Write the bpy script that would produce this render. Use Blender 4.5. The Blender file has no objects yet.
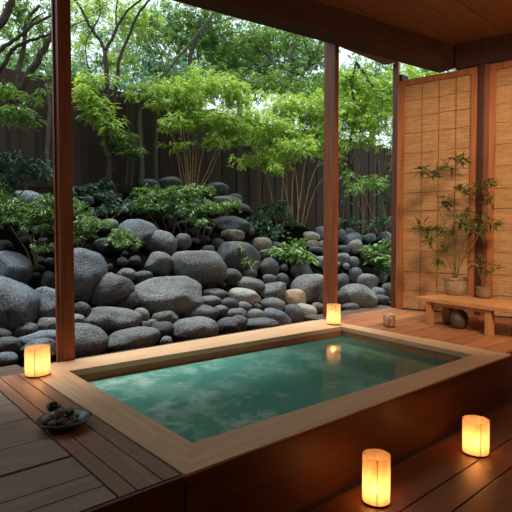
import bpy, bmesh, math, random
import numpy as np
from mathutils import Vector, Matrix, noise as mnoise

scene = bpy.context.scene
COL = scene.collection
PI = math.pi

# ------------------------------------------------------------------ camera
F = 488.26; PITCH = -0.0364; YAW = 0.85323
CAM = np.array([-1.103, -1.744, 1.45])
FW = np.array([math.cos(PITCH)*math.cos(YAW), math.cos(PITCH)*math.sin(YAW), math.sin(PITCH)])
RT = np.array([math.sin(YAW), -math.cos(YAW), 0.0])
UP = np.cross(RT, FW)
FH = np.array([math.cos(YAW), math.sin(YAW), 0.0])          # horizontal forward

def ray(px, py): return FW + RT*(px-256)/F - UP*(py-256)/F
def at(px, py, D): return CAM + ray(px, py)*D                # the point seen at a pixel, D metres ahead
def onz(px, py, z):
    d = ray(px, py); return CAM + d*((z-CAM[2])/d[2])
def onplane(px, py, P0, n):
    d = ray(px, py); n = np.array(n); return CAM + d*(((np.array(P0)-CAM) @ n)/(d @ n))
def depth(P): return float((np.array(P)-CAM) @ FW)

cd = bpy.data.cameras.new('camera'); cam = bpy.data.objects.new('camera', cd); COL.objects.link(cam)
cd.sensor_width = 36; cd.lens = F/512*36; cd.clip_start = 0.05; cd.clip_end = 200
M = Matrix(((RT[0], UP[0], -FW[0]), (RT[1], UP[1], -FW[1]), (RT[2], UP[2], -FW[2])))
cam.matrix_world = Matrix.Translation(Vector(CAM)) @ M.to_4x4()
scene.camera = cam

# ------------------------------------------------------------------ objects
def tag(o, label=None, cat=None, group=None, kind=None):
    if label: o['label'] = label
    if cat: o['category'] = cat
    if group: o['group'] = group
    if kind: o['kind'] = kind
    return o

def thing(name, label, cat, loc, group=None):
    o = bpy.data.objects.new(name, None); COL.objects.link(o)
    o.location = Vector(loc); o.empty_display_size = .1
    return tag(o, label, cat, group)

def link(name, me, mat, parent=None, loc=None, smooth=False):
    """me holds world coordinates; the object keeps its origin at loc (or at its parent)."""
    o = bpy.data.objects.new(name, me); COL.objects.link(o)
    if mat is not None:
        for m in (mat if isinstance(mat, (list, tuple)) else [mat]): me.materials.append(m)
    off = None
    if parent is not None:
        o.parent = parent
        r = parent
        while r.parent is not None: r = r.parent
        off = r.location
    elif loc is not None:
        o.location = Vector(loc); off = o.location
    if off is not None: me.transform(Matrix.Translation(-Vector(off)))
    if smooth:
        me.polygons.foreach_set('use_smooth', [True]*len(me.polygons))
    me.update()
    return o

def from_bm(name, bm, mat, parent=None, loc=None, smooth=False):
    me = bpy.data.meshes.new(name); bmesh.ops.recalc_face_normals(bm, faces=bm.faces[:])
    bm.to_mesh(me); bm.free()
    return link(name, me, mat, parent, loc, smooth)

def raw(name, V, Fc, mat, parent=None, loc=None, smooth=False):
    me = bpy.data.meshes.new(name); me.from_pydata([tuple(v) for v in V], [], [tuple(f) for f in Fc])
    return link(name, me, mat, parent, loc, smooth)

def quads(name, V, mat, parent=None, loc=None, smooth=True):
    """V: (n,4,3) array, one loose quad per row."""
    n = len(V); me = bpy.data.meshes.new(name)
    me.vertices.add(n*4); me.vertices.foreach_set('co', np.ascontiguousarray(V, dtype=np.float32).ravel())
    me.loops.add(n*4); me.loops.foreach_set('vertex_index', np.arange(n*4, dtype=np.int32))
    me.polygons.add(n); me.polygons.foreach_set('loop_start', np.arange(0, n*4, 4, dtype=np.int32))
    me.polygons.foreach_set('loop_total', np.full(n, 4, dtype=np.int32))
    me.update(calc_edges=True); me.validate()
    return link(name, me, mat, parent, loc, smooth)

def bm_box(bm, lo, hi, bev=0.0, rot=None, pivot=None):
    lo = Vector(lo); hi = Vector(hi)
    m = Matrix.Translation((lo+hi)/2) @ Matrix.Diagonal((hi.x-lo.x, hi.y-lo.y, hi.z-lo.z, 1))
    r = bmesh.ops.create_cube(bm, size=1, matrix=m); vs = r['verts']
    if bev:
        es = list({e for v in vs for e in v.link_edges})
        rb = bmesh.ops.bevel(bm, geom=es, offset=bev, segments=2, profile=.6, affect='EDGES', clamp_overlap=True)
        vs = list({v for f in rb['faces'] for v in f.verts} | {v for v in vs if v.is_valid})
    if rot is not None: bmesh.ops.rotate(bm, verts=vs, cent=Vector(pivot or (0, 0, 0)), matrix=Matrix.Rotation(rot, 3, 'Z'))
    return vs

def bm_prism(bm, poly, z0, z1, bev=0.0):
    """poly: list of xy, extruded from z0 to z1"""
    a = [bm.verts.new((p[0], p[1], z0)) for p in poly]; b = [bm.verts.new((p[0], p[1], z1)) for p in poly]
    n = len(poly); fs = [bm.faces.new(a[::-1]), bm.faces.new(b)]
    for i in range(n): fs.append(bm.faces.new((a[i], a[(i+1) % n], b[(i+1) % n], b[i])))
    if bev:
        es = list({e for f in fs for e in f.edges})
        bmesh.ops.bevel(bm, geom=es, offset=bev, segments=2, profile=.6, affect='EDGES', clamp_overlap=True)

def bm_lathe(bm, prof, cen, n=32, closed=False, sx=1, sy=1, wob=None):
    rings = []
    for (r, z) in prof:
        ring = []
        for k in range(n):
            a = 2*PI*k/n; q = r*(1 + (wob(a, z) if wob else 0))
            ring.append(bm.verts.new((cen[0]+q*sx*math.cos(a), cen[1]+q*sy*math.sin(a), cen[2]+z)))
        rings.append(ring)
    for i in range(len(rings)-1):
        for k in range(n):
            bm.faces.new((rings[i][k], rings[i][(k+1) % n], rings[i+1][(k+1) % n], rings[i+1][k]))
    if closed:
        for k in range(n): bm.faces.new((rings[-1][k], rings[-1][(k+1) % n], rings[0][(k+1) % n], rings[0][k]))
    else:
        bm.faces.new(rings[0][::-1]); bm.faces.new(rings[-1])

def bm_tube(bm, pts, rads, n=7, caps=True):
    pts = [Vector(p) for p in pts]; rings = []; prev = None
    for i, p in enumerate(pts):
        t = (pts[min(i+1, len(pts)-1)] - pts[max(i-1, 0)]).normalized()
        if prev is None:
            u = t.orthogonal().normalized()
        else:
            u = (prev - t*prev.dot(t)).normalized()
        prev = u; w = t.cross(u); r = rads[i] if isinstance(rads, (list, tuple)) else rads
        rings.append([bm.verts.new(p + (u*math.cos(2*PI*k/n) + w*math.sin(2*PI*k/n))*r) for k in range(n)])
    for i in range(len(rings)-1):
        for k in range(n): bm.faces.new((rings[i][k], rings[i][(k+1) % n], rings[i+1][(k+1) % n], rings[i+1][k]))
    if caps: bm.faces.new(rings[0][::-1]); bm.faces.new(rings[-1])

def smooth_path(pts, k=5, jit=0.0, rng=random):
    """Catmull-Rom through points"""
    P = [Vector(p) for p in pts]
    if len(P) == 2: P = [P[0], P[0].lerp(P[1], .5), P[1]]
    out = []
    for i in range(len(P)-1):
        a, b, c, d = P[max(i-1, 0)], P[i], P[i+1], P[min(i+2, len(P)-1)]
        for s in range(k):
            t = s/k
            q = .5*((2*b) + (c-a)*t + (2*a-5*b+4*c-d)*t*t + (3*b-a-3*c+d)*t**3)
            if jit and (i or s): q = q + Vector((rng.uniform(-1, 1), rng.uniform(-1, 1), rng.uniform(-1, 1)))*jit
            out.append(q)
    out.append(P[-1]); return out

# ------------------------------------------------------------------ materials
def lin(c):
    f = lambda v: v/12.92 if v <= .04045 else ((v+.055)/1.055)**2.4
    return (f(c[0]/255), f(c[1]/255), f(c[2]/255), 1)

class Mat:
    def __init__(s, name):
        s.m = bpy.data.materials.new(name); s.m.use_nodes = True; s.t = s.m.node_tree; s.t.nodes.clear()
        s.out = s.n('ShaderNodeOutputMaterial')
    def n(s, typ, **kw):
        nd = s.t.nodes.new(typ)
        for k, v in kw.items():
            if k.startswith('i_'):
                key = k[2:]; key = int(key) if key.isdigit() else key.replace('_', ' ')
                nd.inputs[key].default_value = v
            else: setattr(nd, k, v)
        return nd
    def l(s, a, b): s.t.links.new(a, b)
    def coord(s, scale=(1, 1, 1), rot=(0, 0, 0), kind='Object'):
        tc = s.n('ShaderNodeTexCoord'); mp = s.n('ShaderNodeMapping')
        mp.inputs['Scale'].default_value = scale; mp.inputs['Rotation'].default_value = rot
        s.l(tc.outputs[kind], mp.inputs['Vector']); return mp.outputs[0]
    def noise(s, vec, scale, detail=4, rough=.55, dist=0):
        nd = s.n('ShaderNodeTexNoise', i_Scale=scale, i_Detail=detail, i_Roughness=rough, i_Distortion=dist)
        s.l(vec, nd.inputs['Vector']); return nd.outputs['Fac']
    def ramp(s, fac, stops):
        r = s.n('ShaderNodeValToRGB'); el = r.color_ramp.elements
        while len(el) < len(stops): el.new(.5)
        for e, (p, c) in zip(el, stops): e.position = p; e.color = c if len(c) == 4 else (*c, 1)
        s.l(fac, r.inputs[0]); return r.outputs[0]
    def mix(s, fac, a, b, mode='MIX'):
        m = s.n('ShaderNodeMix', data_type='RGBA', blend_type=mode)
        for v, k in ((fac, 0), (a, 6), (b, 7)):
            if hasattr(v, 'is_linked') or hasattr(v, 'links'): s.l(v, m.inputs[k])
            else: m.inputs[k].default_value = v
        return m.outputs[2]
    def math(s, op, a, b=0.0, clamp=False):
        m = s.n('ShaderNodeMath', operation=op, use_clamp=clamp)
        for v, k in ((a, 0), (b, 1)):
            if isinstance(v, (int, float)): m.inputs[k].default_value = v
            else: s.l(v, m.inputs[k])
        return m.outputs[0]
    def bump(s, h, strength=.3, dist=.01):
        b = s.n('ShaderNodeBump', i_Strength=strength, i_Distance=dist); s.l(h, b.inputs['Height']); return b.outputs[0]
    def principled(s, col, rough=.5, spec=.4, normal=None, **kw):
        p = s.n('ShaderNodeBsdfPrincipled')
        if isinstance(col, tuple): p.inputs['Base Color'].default_value = col
        else: s.l(col, p.inputs['Base Color'])
        if isinstance(rough, (int, float)): p.inputs['Roughness'].default_value = rough
        else: s.l(rough, p.inputs['Roughness'])
        p.inputs['Specular IOR Level'].default_value = spec
        if normal is not None: s.l(normal, p.inputs['Normal'])
        for k, v in kw.items(): p.inputs[k.replace('_', ' ')].default_value = v
        return p.outputs[0]
    def done(s, sh): s.l(sh, s.out.inputs['Surface']); return s.m

def wood(name, c1, c2, axis='x', rough=.5, spec=.35, grain=1.0, vary=.35, bump=.25, wear=None):
    m = Mat(name); sc = {'x': (.9, 14, 14), 'y': (14, .9, 14), 'z': (14, 14, .9)}[axis]
    v = m.coord(tuple(a*grain for a in sc))
    n1 = m.noise(v, 1.6, 6, .6, .6); n2 = m.noise(v, 6.0, 3, .6, .2)
    f = m.math('ADD', m.math('MULTIPLY', n1, .75), m.math('MULTIPLY', n2, .25))
    col = m.ramp(f, [(.33, lin(c1)), (.66, lin(c2))])
    g = m.n('ShaderNodeNewGeometry').outputs['Random Per Island']
    k = m.math('ADD', m.math('MULTIPLY', g, vary), 1-vary/2)
    cmb = m.n('ShaderNodeCombineColor'); [m.l(k, cmb.inputs[i]) for i in range(3)]
    col = m.mix(1.0, col, cmb.outputs[0], 'MULTIPLY')
    if wear:
        w = m.noise(m.coord((1.6, 1.6, 1.6)), 1.7, 5, .65, .3)
        col = m.mix(m.ramp(w, [(.42, (0, 0, 0)), (.68, (1, 1, 1))]), col, lin(wear))
    r = m.ramp(n1, [(.3, (rough*.85,)*3), (.7, (min(1, rough*1.2),)*3)])
    return m.done(m.principled(col, r, spec, m.bump(f, bump, .004)))

def stone(name, c1, c2, fleck=(150, 155, 160), moss=None):
    m = Mat(name)
    oi = m.n('ShaderNodeObjectInfo').outputs['Random']
    tc = m.n('ShaderNodeTexCoord').outputs['Object']
    off = m.n('ShaderNodeVectorMath', operation='ADD'); m.l(tc, off.inputs[0])
    cx = m.n('ShaderNodeCombineXYZ'); m.l(m.math('MULTIPLY', oi, 40.0), cx.inputs[0]); m.l(cx.outputs[0], off.inputs[1])
    v = off.outputs[0]
    n1 = m.noise(v, 4.0, 6, .62, .4); n2 = m.noise(v, 60, 4, .7); n3 = m.noise(v, 15, 5, .65)
    col = m.ramp(n1, [(.3, lin(c1)), (.7, lin(c2))])
    col = m.mix(m.ramp(n2, [(.50, (0, 0, 0)), (.70, (.8, .8, .8))]), col, lin(fleck))
    col = m.mix(m.ramp(n3, [(.30, (.55, .55, .55)), (.46, (0, 0, 0))]), col, lin(tuple(x*.45 for x in c1)))
    k = m.math('ADD', m.math('MULTIPLY', oi, .45), .75)
    cmb = m.n('ShaderNodeCombineColor'); [m.l(k, cmb.inputs[i]) for i in range(3)]
    col = m.mix(1.0, col, cmb.outputs[0], 'MULTIPLY')
    if moss:
        col = m.mix(m.ramp(m.noise(v, 6, 5, .6), [(.47, (0, 0, 0)), (.62, (.8, .8, .8))]), col, lin(moss))
    h = m.math('ADD', m.math('MULTIPLY', n3, .7), m.math('MULTIPLY', n2, .3))
    return m.done(m.principled(col, .62, .35, m.bump(h, .8, .035)))

def leafmat(name, c1, c2, trans=.4, rough=.42, tcol=None):
    m = Mat(name); g = m.n('ShaderNodeNewGeometry').outputs['Random Per Island']
    v = m.noise(m.coord((1, 1, 1)), 1.3, 2)
    f = m.math('ADD', m.math('MULTIPLY', g, .6), m.math('MULTIPLY', v, .5), True)
    col = m.ramp(f, [(.15, lin(c1)), (.85, lin(c2))])
    p = m.principled(col, rough, .3)
    t = m.n('ShaderNodeBsdfTranslucent'); m.l(m.mix(1.0, col, (1.0, 1.0, .62, 1), 'MULTIPLY'), t.inputs[0])
    mx = m.n('ShaderNodeMixShader', i_0=trans); m.l(p, mx.inputs[1]); m.l(t.outputs[0], mx.inputs[2])
    return m.done(mx.outputs[0])

def plain(name, c, rough=.5, spec=.4, nscale=20, var=.25, bump=.1):
    m = Mat(name); n = m.noise(m.coord(), nscale, 5)
    c2 = tuple(min(255, x*(1+var)) for x in c); c1 = tuple(x*(1-var) for x in c)
    return m.done(m.principled(m.ramp(n, [(.3, lin(c1)), (.7, lin(c2))]), rough, spec, m.bump(n, bump, .005)))

# ------------------------------------------------------------------ palette
W_POST  = wood('cedar_post', (96, 54, 34), (150, 88, 55), 'z', .42, .35)
W_BEAM  = wood('cedar_beam', (52, 33, 26), (80, 51, 38), 'x', .6, .25)
W_CEIL  = wood('ceiling_boards', (104, 64, 40), (146, 92, 58), 'x', .6, .25, vary=.25)
W_WALL  = wood('wall_boards', (84, 56, 40), (112, 76, 54), 'z', .65, .2)
W_RIM   = wood('hinoki_rim', (172, 134, 100), (202, 166, 131), 'x', .5, .35, vary=.08, bump=.12)
W_RIMY  = wood('hinoki_rim_lengthwise', (172, 134, 100), (202, 166, 131), 'y', .5, .35, vary=.08, bump=.12)
W_FACE  = wood('tub_cladding', (72, 42, 29), (98, 60, 42), 'x', .5, .22, vary=.1)
W_DECKX = wood('deck_boards', (92, 74, 62), (148, 122, 104), 'x', .5, .35, vary=.4, bump=.5, wear=(134, 120, 110))
W_DECKY = wood('deck_border_boards', (100, 66, 48), (146, 102, 76), 'y', .45, .35, vary=.3)
W_DECKR = wood('deck_boards_warm', (124, 76, 46), (178, 116, 74), 'x', .42, .4, vary=.35)
W_LOW   = wood('lower_deck_boards', (72, 44, 30), (108, 68, 45), 'x', .38, .45, vary=.2)
W_SILLSHADE  = wood('shaded_sill_boards', (58, 46, 40), (82, 66, 56), 'x', .6, .25, vary=.3)  # darker than the deck: shade along the sill is put into the colour
W_BENCH = wood('bench_wood', (176, 118, 68), (214, 154, 98), 'y', .45, .35, vary=.1)
W_BENCHZ= wood('bench_leg_wood', (170, 112, 64), (206, 146, 92), 'z', .5, .3, vary=.15)
W_STILE = wood('screen_frame_wood', (140, 78, 42), (184, 112, 64), 'z', .5, .3, vary=.15)
W_DARK  = wood('dark_mullion_wood', (52, 30, 22), (78, 46, 32), 'z', .45, .3)
W_BASIN = wood('basin_boards', (110, 72, 46), (160, 112, 74), 'x', .5, .3, vary=.2)
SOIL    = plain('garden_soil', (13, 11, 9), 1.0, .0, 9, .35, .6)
SHADOWPIT = plain('gutter_concrete', (60, 54, 50), .9, .2)

# ------------------------------------------------------------------ setting
ZR = .45; ZL = .10; ZC = 3.966
WP0 = np.array([4.95, 2.2, 0]); WD = np.array([.245, -.9695, 0]); WN = np.array([.9695, .245, 0])
def wl(t, off=0.0, z=0.0):                       # along the screen wall: t metres towards the room, off metres outwards
    p = WP0 + WD*t + WN*off; return (p[0], p[1], z)

def floor_obj(name, boards, mat, z, th=.04):
    bm = bmesh.new()
    for poly in boards: bm_prism(bm, poly, z-th, z, .002)
    return tag(from_bm(name, bm, mat), kind='structure')

g = .004
# lower deck: boards along x, first seam about 0.33 m from the edge
ys = [-.135, -.43, -.60, -.90, -1.2, -1.5, -1.8, -2.1, -2.4, -2.7, -3.0, -3.3, -3.6, -3.9, -4.2, -4.5]
floor_obj('floor', [[(-4.5, b+g), (7, b+g), (7, a-g), (-4.5, a-g)] for a, b in zip(ys, ys[1:])], W_LOW, ZL)
bm = bmesh.new(); bm_box(bm, (-4.5, -4.5, -.06), (7, -.0, ZL-.05))
bm_box(bm, (-4.5, -.2, -.25), (7, .05, -.05))
tag(from_bm('floor_base', bm, SHADOWPIT), kind='structure')

# upper deck, left of the tub
yk = [0, .125, .25, .479, .762, 1.107, 1.42, 1.74, 2.1]
bd = []
for i, (a, b) in enumerate(zip(yk, yk[1:])):
    gg = .012 if i in (2, 3) else g
    bd.append([(-4.5, a+(gg if i == 3 else g*.7)), (-.29, a+(gg if i == 3 else g*.7)), (-.29, b-(gg if i == 2 else g*.7)), (-4.5, b-(gg if i == 2 else g*.7))])
floor_obj('floor_deck', bd, W_DECKX, ZR)
floor_obj('floor_deck_border', [[(a+.003, 0), (b-.003, 0), (b-.003, 2.1), (a+.003, 2.1)] for a, b in ((-.284, -.205), (-.205, -.088), (-.088, -.003))], W_DECKY, ZR)
# right of the tub
def rim_right(y): return 3.30 + .16*y/2.24
bd = []; yk = [0, .2, .41, .63, .86, 1.09, 1.33, 1.57, 1.82, 2.06, 2.25]
def wall_x(y): return 4.95 + (2.2-y)*.2527
for a, b in zip(yk, yk[1:]):
    bd.append([(rim_right(a)+.004, a+.004), (wall_x(a)-.01, a+.004), (wall_x(b)-.01, b-.004), (rim_right(b)+.004, b-.004)])
floor_obj('floor_deck_right', bd, W_DECKR, ZR)
# deck underside and risers
bm = bmesh.new(); bm_box(bm, (-4.5, 0.0, -.2), (-.02, 2.4, ZR-.041)); bm_box(bm, (3.5, 0.0, -.2), (6.0, 2.4, ZR-.041))
tag(from_bm('floor_deck_base', bm, SHADOWPIT), kind='structure')
bm = bmesh.new(); bm_box(bm, (-4.5, -.02, -.05), (0, .0, ZR-.004), .003)
tag(from_bm('trim_1', bm, W_FACE), kind='structure')
bm = bmesh.new(); bm_box(bm, (3.303, -.02, -.05), (6.2, .0, ZR-.004), .003)
tag(from_bm('trim_2', bm, W_FACE), kind='structure')
# thresholds under the open side
floor_obj('trim_3', [[(-4.5, a), (-.0, a), (-.0, b), (-4.5, b)] for a, b in ((2.11, 2.26), (2.265, 2.42))] , W_SILLSHADE, ZR-.006)
floor_obj('trim_4', [[(3.47, a), (5.15, a), (5.15, b), (3.47, b)] for a, b in ((2.255, 2.4), (2.405, 2.56))], W_SILLSHADE, ZR-.01)
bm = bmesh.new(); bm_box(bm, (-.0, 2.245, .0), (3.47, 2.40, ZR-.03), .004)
tag(from_bm('trim_5', bm, W_SILLSHADE), kind='structure')

# ceiling, following the screen wall on the right
a = wl(-.25, .15); b = wl(6.9, .15)
bm = bmesh.new()
n = 26
for i in range(n):                               # boards parallel to the eave beam
    x0, x1 = -4.5, 7.0
    ya, yb = -4.6+i*(7.05/n), -4.6+(i+1)*(7.05/n)-.005
    xa = min(7.0, 4.95+(2.2-ya)*.2527+.15); xb = min(7.0, 4.95+(2.2-yb)*.2527+.15)
    bm_prism(bm, [(x0, ya), (xa, ya), (xb, yb), (x0, yb)], ZC, ZC+.03)
tag(from_bm('ceiling', bm, W_CEIL), kind='structure')
bm = bmesh.new(); bm_prism(bm, [(-4.7, -4.7), (7.0, -4.7), (wall_x(2.45)+.15, 2.45), (-4.7, 2.45)], ZC+.035, ZC+.14)
tag(from_bm('ceiling_roof', bm, W_BEAM), kind='structure')

# eave beam, turned a little in plan, and the header over the screens
bm = bmesh.new()
P = lambda x, d: (x, 1.84-(x-2.632)*.1655+d)
bm_prism(bm, [P(-4.5, 0), P(5.14, 0), P(5.17, .245), P(-4.5, .245)], 3.68, ZC+.005, .006)
tag(from_bm('beam_eave', bm, W_BEAM), kind='structure')
bm = bmesh.new()
bm_prism(bm, [wl(.80, -.06)[:2], wl(6.6, -.06)[:2], wl(6.6, .08)[:2], wl(.80, .08)[:2]], 3.655, ZC+.004, .005)
tag(from_bm('beam_header', bm, W_BEAM), kind='structure')

# walls that close the room outside the frame
bm = bmesh.new(); bm_box(bm, (-4.6, -4.6, -.1), (7, -4.5, ZC)); tag(from_bm('wall_back', bm, W_WALL), kind='structure')
bm = bmesh.new(); bm_box(bm, (-4.6, -4.6, -.1), (-4.5, 2.4, ZC)); tag(from_bm('wall_left', bm, W_WALL), kind='structure')
bm = bmesh.new(); bm_prism(bm, [wl(2.26, -.02)[:2], wl(7.0, -.02)[:2], wl(7.0, .08)[:2], wl(2.26, .08)[:2]], -.1, 3.66)
tag(from_bm('wall_right', bm, W_WALL), kind='structure')

# ------------------------------------------------------------------ posts
def post(label, x0, x1, y0, y1, z1, extra=None):
    t = thing('timber_post', label, 'post', ((x0+x1)/2, (y0+y1)/2, ZR-.04), 'timber posts on the open side')
    bm = bmesh.new(); bm_box(bm, (x0, y0, ZR-.045), (x1, y1, z1), .006); from_bm('shaft', bm, W_POST, t)
    if extra: extra(t)
    return t
def ex1(t):
    bm = bmesh.new(); bm_box(bm, (.285, 2.327, ZR-.045), (.312, 2.36, 3.68), .003); from_bm('door_stop', bm, W_STILE, t)
post('broad red-brown post beside the lantern at the far left corner of the tub', .300, .408, 2.262, 2.325, 3.68, ex1)
post('reddish timber post directly behind the small lantern on the back tub rim', 3.70, 3.772, 2.254, 2.44, ZC)
def ex3(t):
    bm = bmesh.new(); bm_box(bm, (5.127, 2.215, 3.60), (5.30, 2.36, 3.80), .006); from_bm('bracket', bm, W_BEAM, t)
post('slim dark timber post standing at the outer edge of the bamboo blind', 5.075, 5.125, 2.25, 2.335, ZC, ex3)

# ------------------------------------------------------------------ bamboo blinds
def blindmat():
    m = Mat('woven_reed'); v = m.coord((1, 1, 1))
    n1 = m.noise(m.coord((5, 5, 160)), 1.0, 4, .6); n2 = m.noise(m.coord((3, 3, 9)), 1.0, 4, .6)
    n3 = m.noise(m.coord((28, 28, 90)), 1.0, 3, .6)
    col = m.ramp(n1, [(.30, lin((178, 131, 88))), (.55, lin((220, 173, 121))), (.75, lin((236, 199, 150)))])
    col = m.mix(m.ramp(n3, [(.35, (.55, .55, .55)), (.5, (0, 0, 0))]), col, lin((164, 122, 84)))
    col = m.mix(m.ramp(n2, [(.35, (.3, .3, .3)), (.6, (0, 0, 0))]), col, lin((172, 130, 92)))
    p = m.principled(col, .75, .2, m.bump(n1, .5, .006))
    t = m.n('ShaderNodeBsdfTranslucent'); m.l(col, t.inputs[0])
    mx = m.n('ShaderNodeMixShader', i_0=.12); m.l(p, mx.inputs[1]); m.l(t.outputs[0], mx.inputs[2])
    return m.done(mx.outputs[0])
REED = blindmat()
CORD = plain('brown_cord', (140, 98, 62), .9, .1)
def seg(bm, t0, t1, o0, o1, z0, z1, bev=.003):
    bm_prism(bm, [wl(t0, o0)[:2], wl(t1, o0)[:2], wl(t1, o1)[:2], wl(t0, o1)[:2]], z0, z1, bev)
def blind(label, t0, t1, cords, bands, rng):
    t = thing('bamboo_blind', label, 'blind', wl((t0+t1)/2, 0, ZR), 'bamboo blinds on the right wall')
    # reeds: a corrugated sheet of thin rods
    bm = bmesh.new(); z0, z1 = ZR+.015, 3.56; nz = 220; prev = None
    for i in range(nz*2+1):
        z = z0+(z1-z0)*i/(nz*2); o = -.006 if i % 2 else 0.0
        row = [bm.verts.new(wl(t0+.06+(t1-t0-.12)*k/6, o+.004*math.sin(z*3+k), z)) for k in range(7)]
        if prev:
            for k in range(6): bm.faces.new((prev[k], prev[k+1], row[k+1], row[k]))
        prev = row
    # a back face gives the sheet its thickness
    zz = [z0, z1]; bk = [[bm.verts.new(wl(t0+.06+(t1-t0-.12)*k, .016, z)) for k in (0, 1)] for z in zz]
    bm.faces.new((bk[0][0], bk[0][1], bk[1][1], bk[1][0]))
    from_bm('reed_mat', bm, REED, t)
    for c in cords:
        bm = bmesh.new(); bm_tube(bm, [wl(c, -.011, z0), wl(c+.003, -.011, (z0+z1)/2), wl(c, -.011, z1)], .0042, 6)
        from_bm('cord', bm, CORD, t)
    for z in bands:
        bm = bmesh.new()
        pts = [wl(t0+.062+(t1-t0-.124)*k/8, -.008, z+rng.uniform(-.008, .008)) for k in range(9)]
        bm_tube(bm, pts, .0034, 6); from_bm('binding_row', bm, CORD, t)
    for (a, b) in ((t0, t0+.075), (t1-.075, t1)):
        bm = bmesh.new(); seg(bm, a, b, -.035, .035, ZR-.03, 3.56); from_bm('stile', bm, W_STILE, t)
    bm = bmesh.new(); seg(bm, t0, t1, -.03, .03, 3.562, 3.64); from_bm('top_rail', bm, W_STILE, t)
    bm = bmesh.new(); seg(bm, t0+.076, t1-.076, -.028, .03, ZR-.03, ZR+.012); from_bm('bottom_rail', bm, W_DARK, t)
rng = random.Random(5)
zb = [ow for ow in (.72, .98, 1.27, 1.55, 1.82, 2.08, 2.36, 2.63, 2.9, 3.13, 3.35)]
blind('full woven reed blind in an orange wood frame behind the tall potted plant', .05, 1.075, (.37, .595, .812), zb, rng)
blind('reed blind cut off by the photo edge, beyond the dark upright behind the bench', 1.215, 2.26, (1.55, 1.85), zb, rng)
t = thing('dark_upright', 'dark narrow wooden upright between the two bamboo blinds', 'post', wl(1.145, 0, ZR))
bm = bmesh.new(); seg(bm, 1.079, 1.15, -.05, .05, ZR-.03, 3.655); from_bm('shaft', bm, W_DARK, t)
bm = bmesh.new(); seg(bm, 1.151, 1.211, -.025, .04, ZR-.03, 3.655); from_bm('edge_strip', bm, W_POST, t)

# ------------------------------------------------------------------ bath tub
INN = [(.209, .236), (3.035, .158), (3.241, 1.767), (.231, 1.929)]
OUT = [(.008, -.015), (3.30, -.045), (3.46, 2.24), (0, 2.24)]
tub = thing('sunken_bath', 'large rectangular wooden soaking tub with a broad pale rim, full of green water', 'bathtub', (1.7, 1.1, 0))
for i, nm, mt in ((0, 'rim_board', W_RIM), (1, 'rim_board', W_RIMY), (2, 'rim_board', W_RIM), (3, 'rim_board', W_RIMY)):
    j = (i+1) % 4; bm = bmesh.new()
    bm_prism(bm, [OUT[i], OUT[j], INN[j], INN[i]], ZR-.045, ZR, .001); from_bm(nm, bm, mt, tub)
bm = bmesh.new(); bm_prism(bm, [(.008, -.022), (3.30, -.052), (3.30, -.03), (.008, .0)], 0, ZR-.012, .003); from_bm('front_panel', bm, W_FACE, tub)
ZB = -.35
bm = bmesh.new()                                 # basin: inner walls and floor, with an outer skin
def grow(poly, d):
    c = np.mean(np.array(poly), axis=0); return [tuple(np.array(p)+np.sign(np.array(p)-c)*d) for p in poly]
inn = grow(INN, .004); ou = grow(INN, .05)
iv = [[bm.verts.new((*p, z)) for p in inn] for z in (ZB, ZR-.046)]
ov = [[bm.verts.new((*p, z)) for p in ou] for z in (ZB-.05, ZR-.046)]
for i in range(4):
    j = (i+1) % 4
    bm.faces.new((iv[0][i], iv[0][j], iv[1][j], iv[1][i])); bm.faces.new((ov[0][i], ov[1][i], ov[1][j], ov[0][j]))
    bm.faces.new((iv[1][i], iv[1][j], ov[1][j], ov[1][i]))
bm.faces.new(iv[0]); bm.faces.new(ov[0][::-1])
from_bm('basin', bm, W_BASIN, tub)
def xr(y): return 3.04+.2*(y-.17)/1.6
for (w0, w1, zt) in ((.0, .30, .27), (.30, .62, .12)):
    bm = bmesh.new(); ya, yb = .18, 1.775
    bm_prism(bm, [(xr(ya)-w1, ya), (xr(ya)-w0, ya), (xr(yb)-w0, yb-.005), (xr(yb)-w1, yb+.02)], ZB+.002, zt, .004)
    from_bm('step', bm, W_RIMY, tub)

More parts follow.
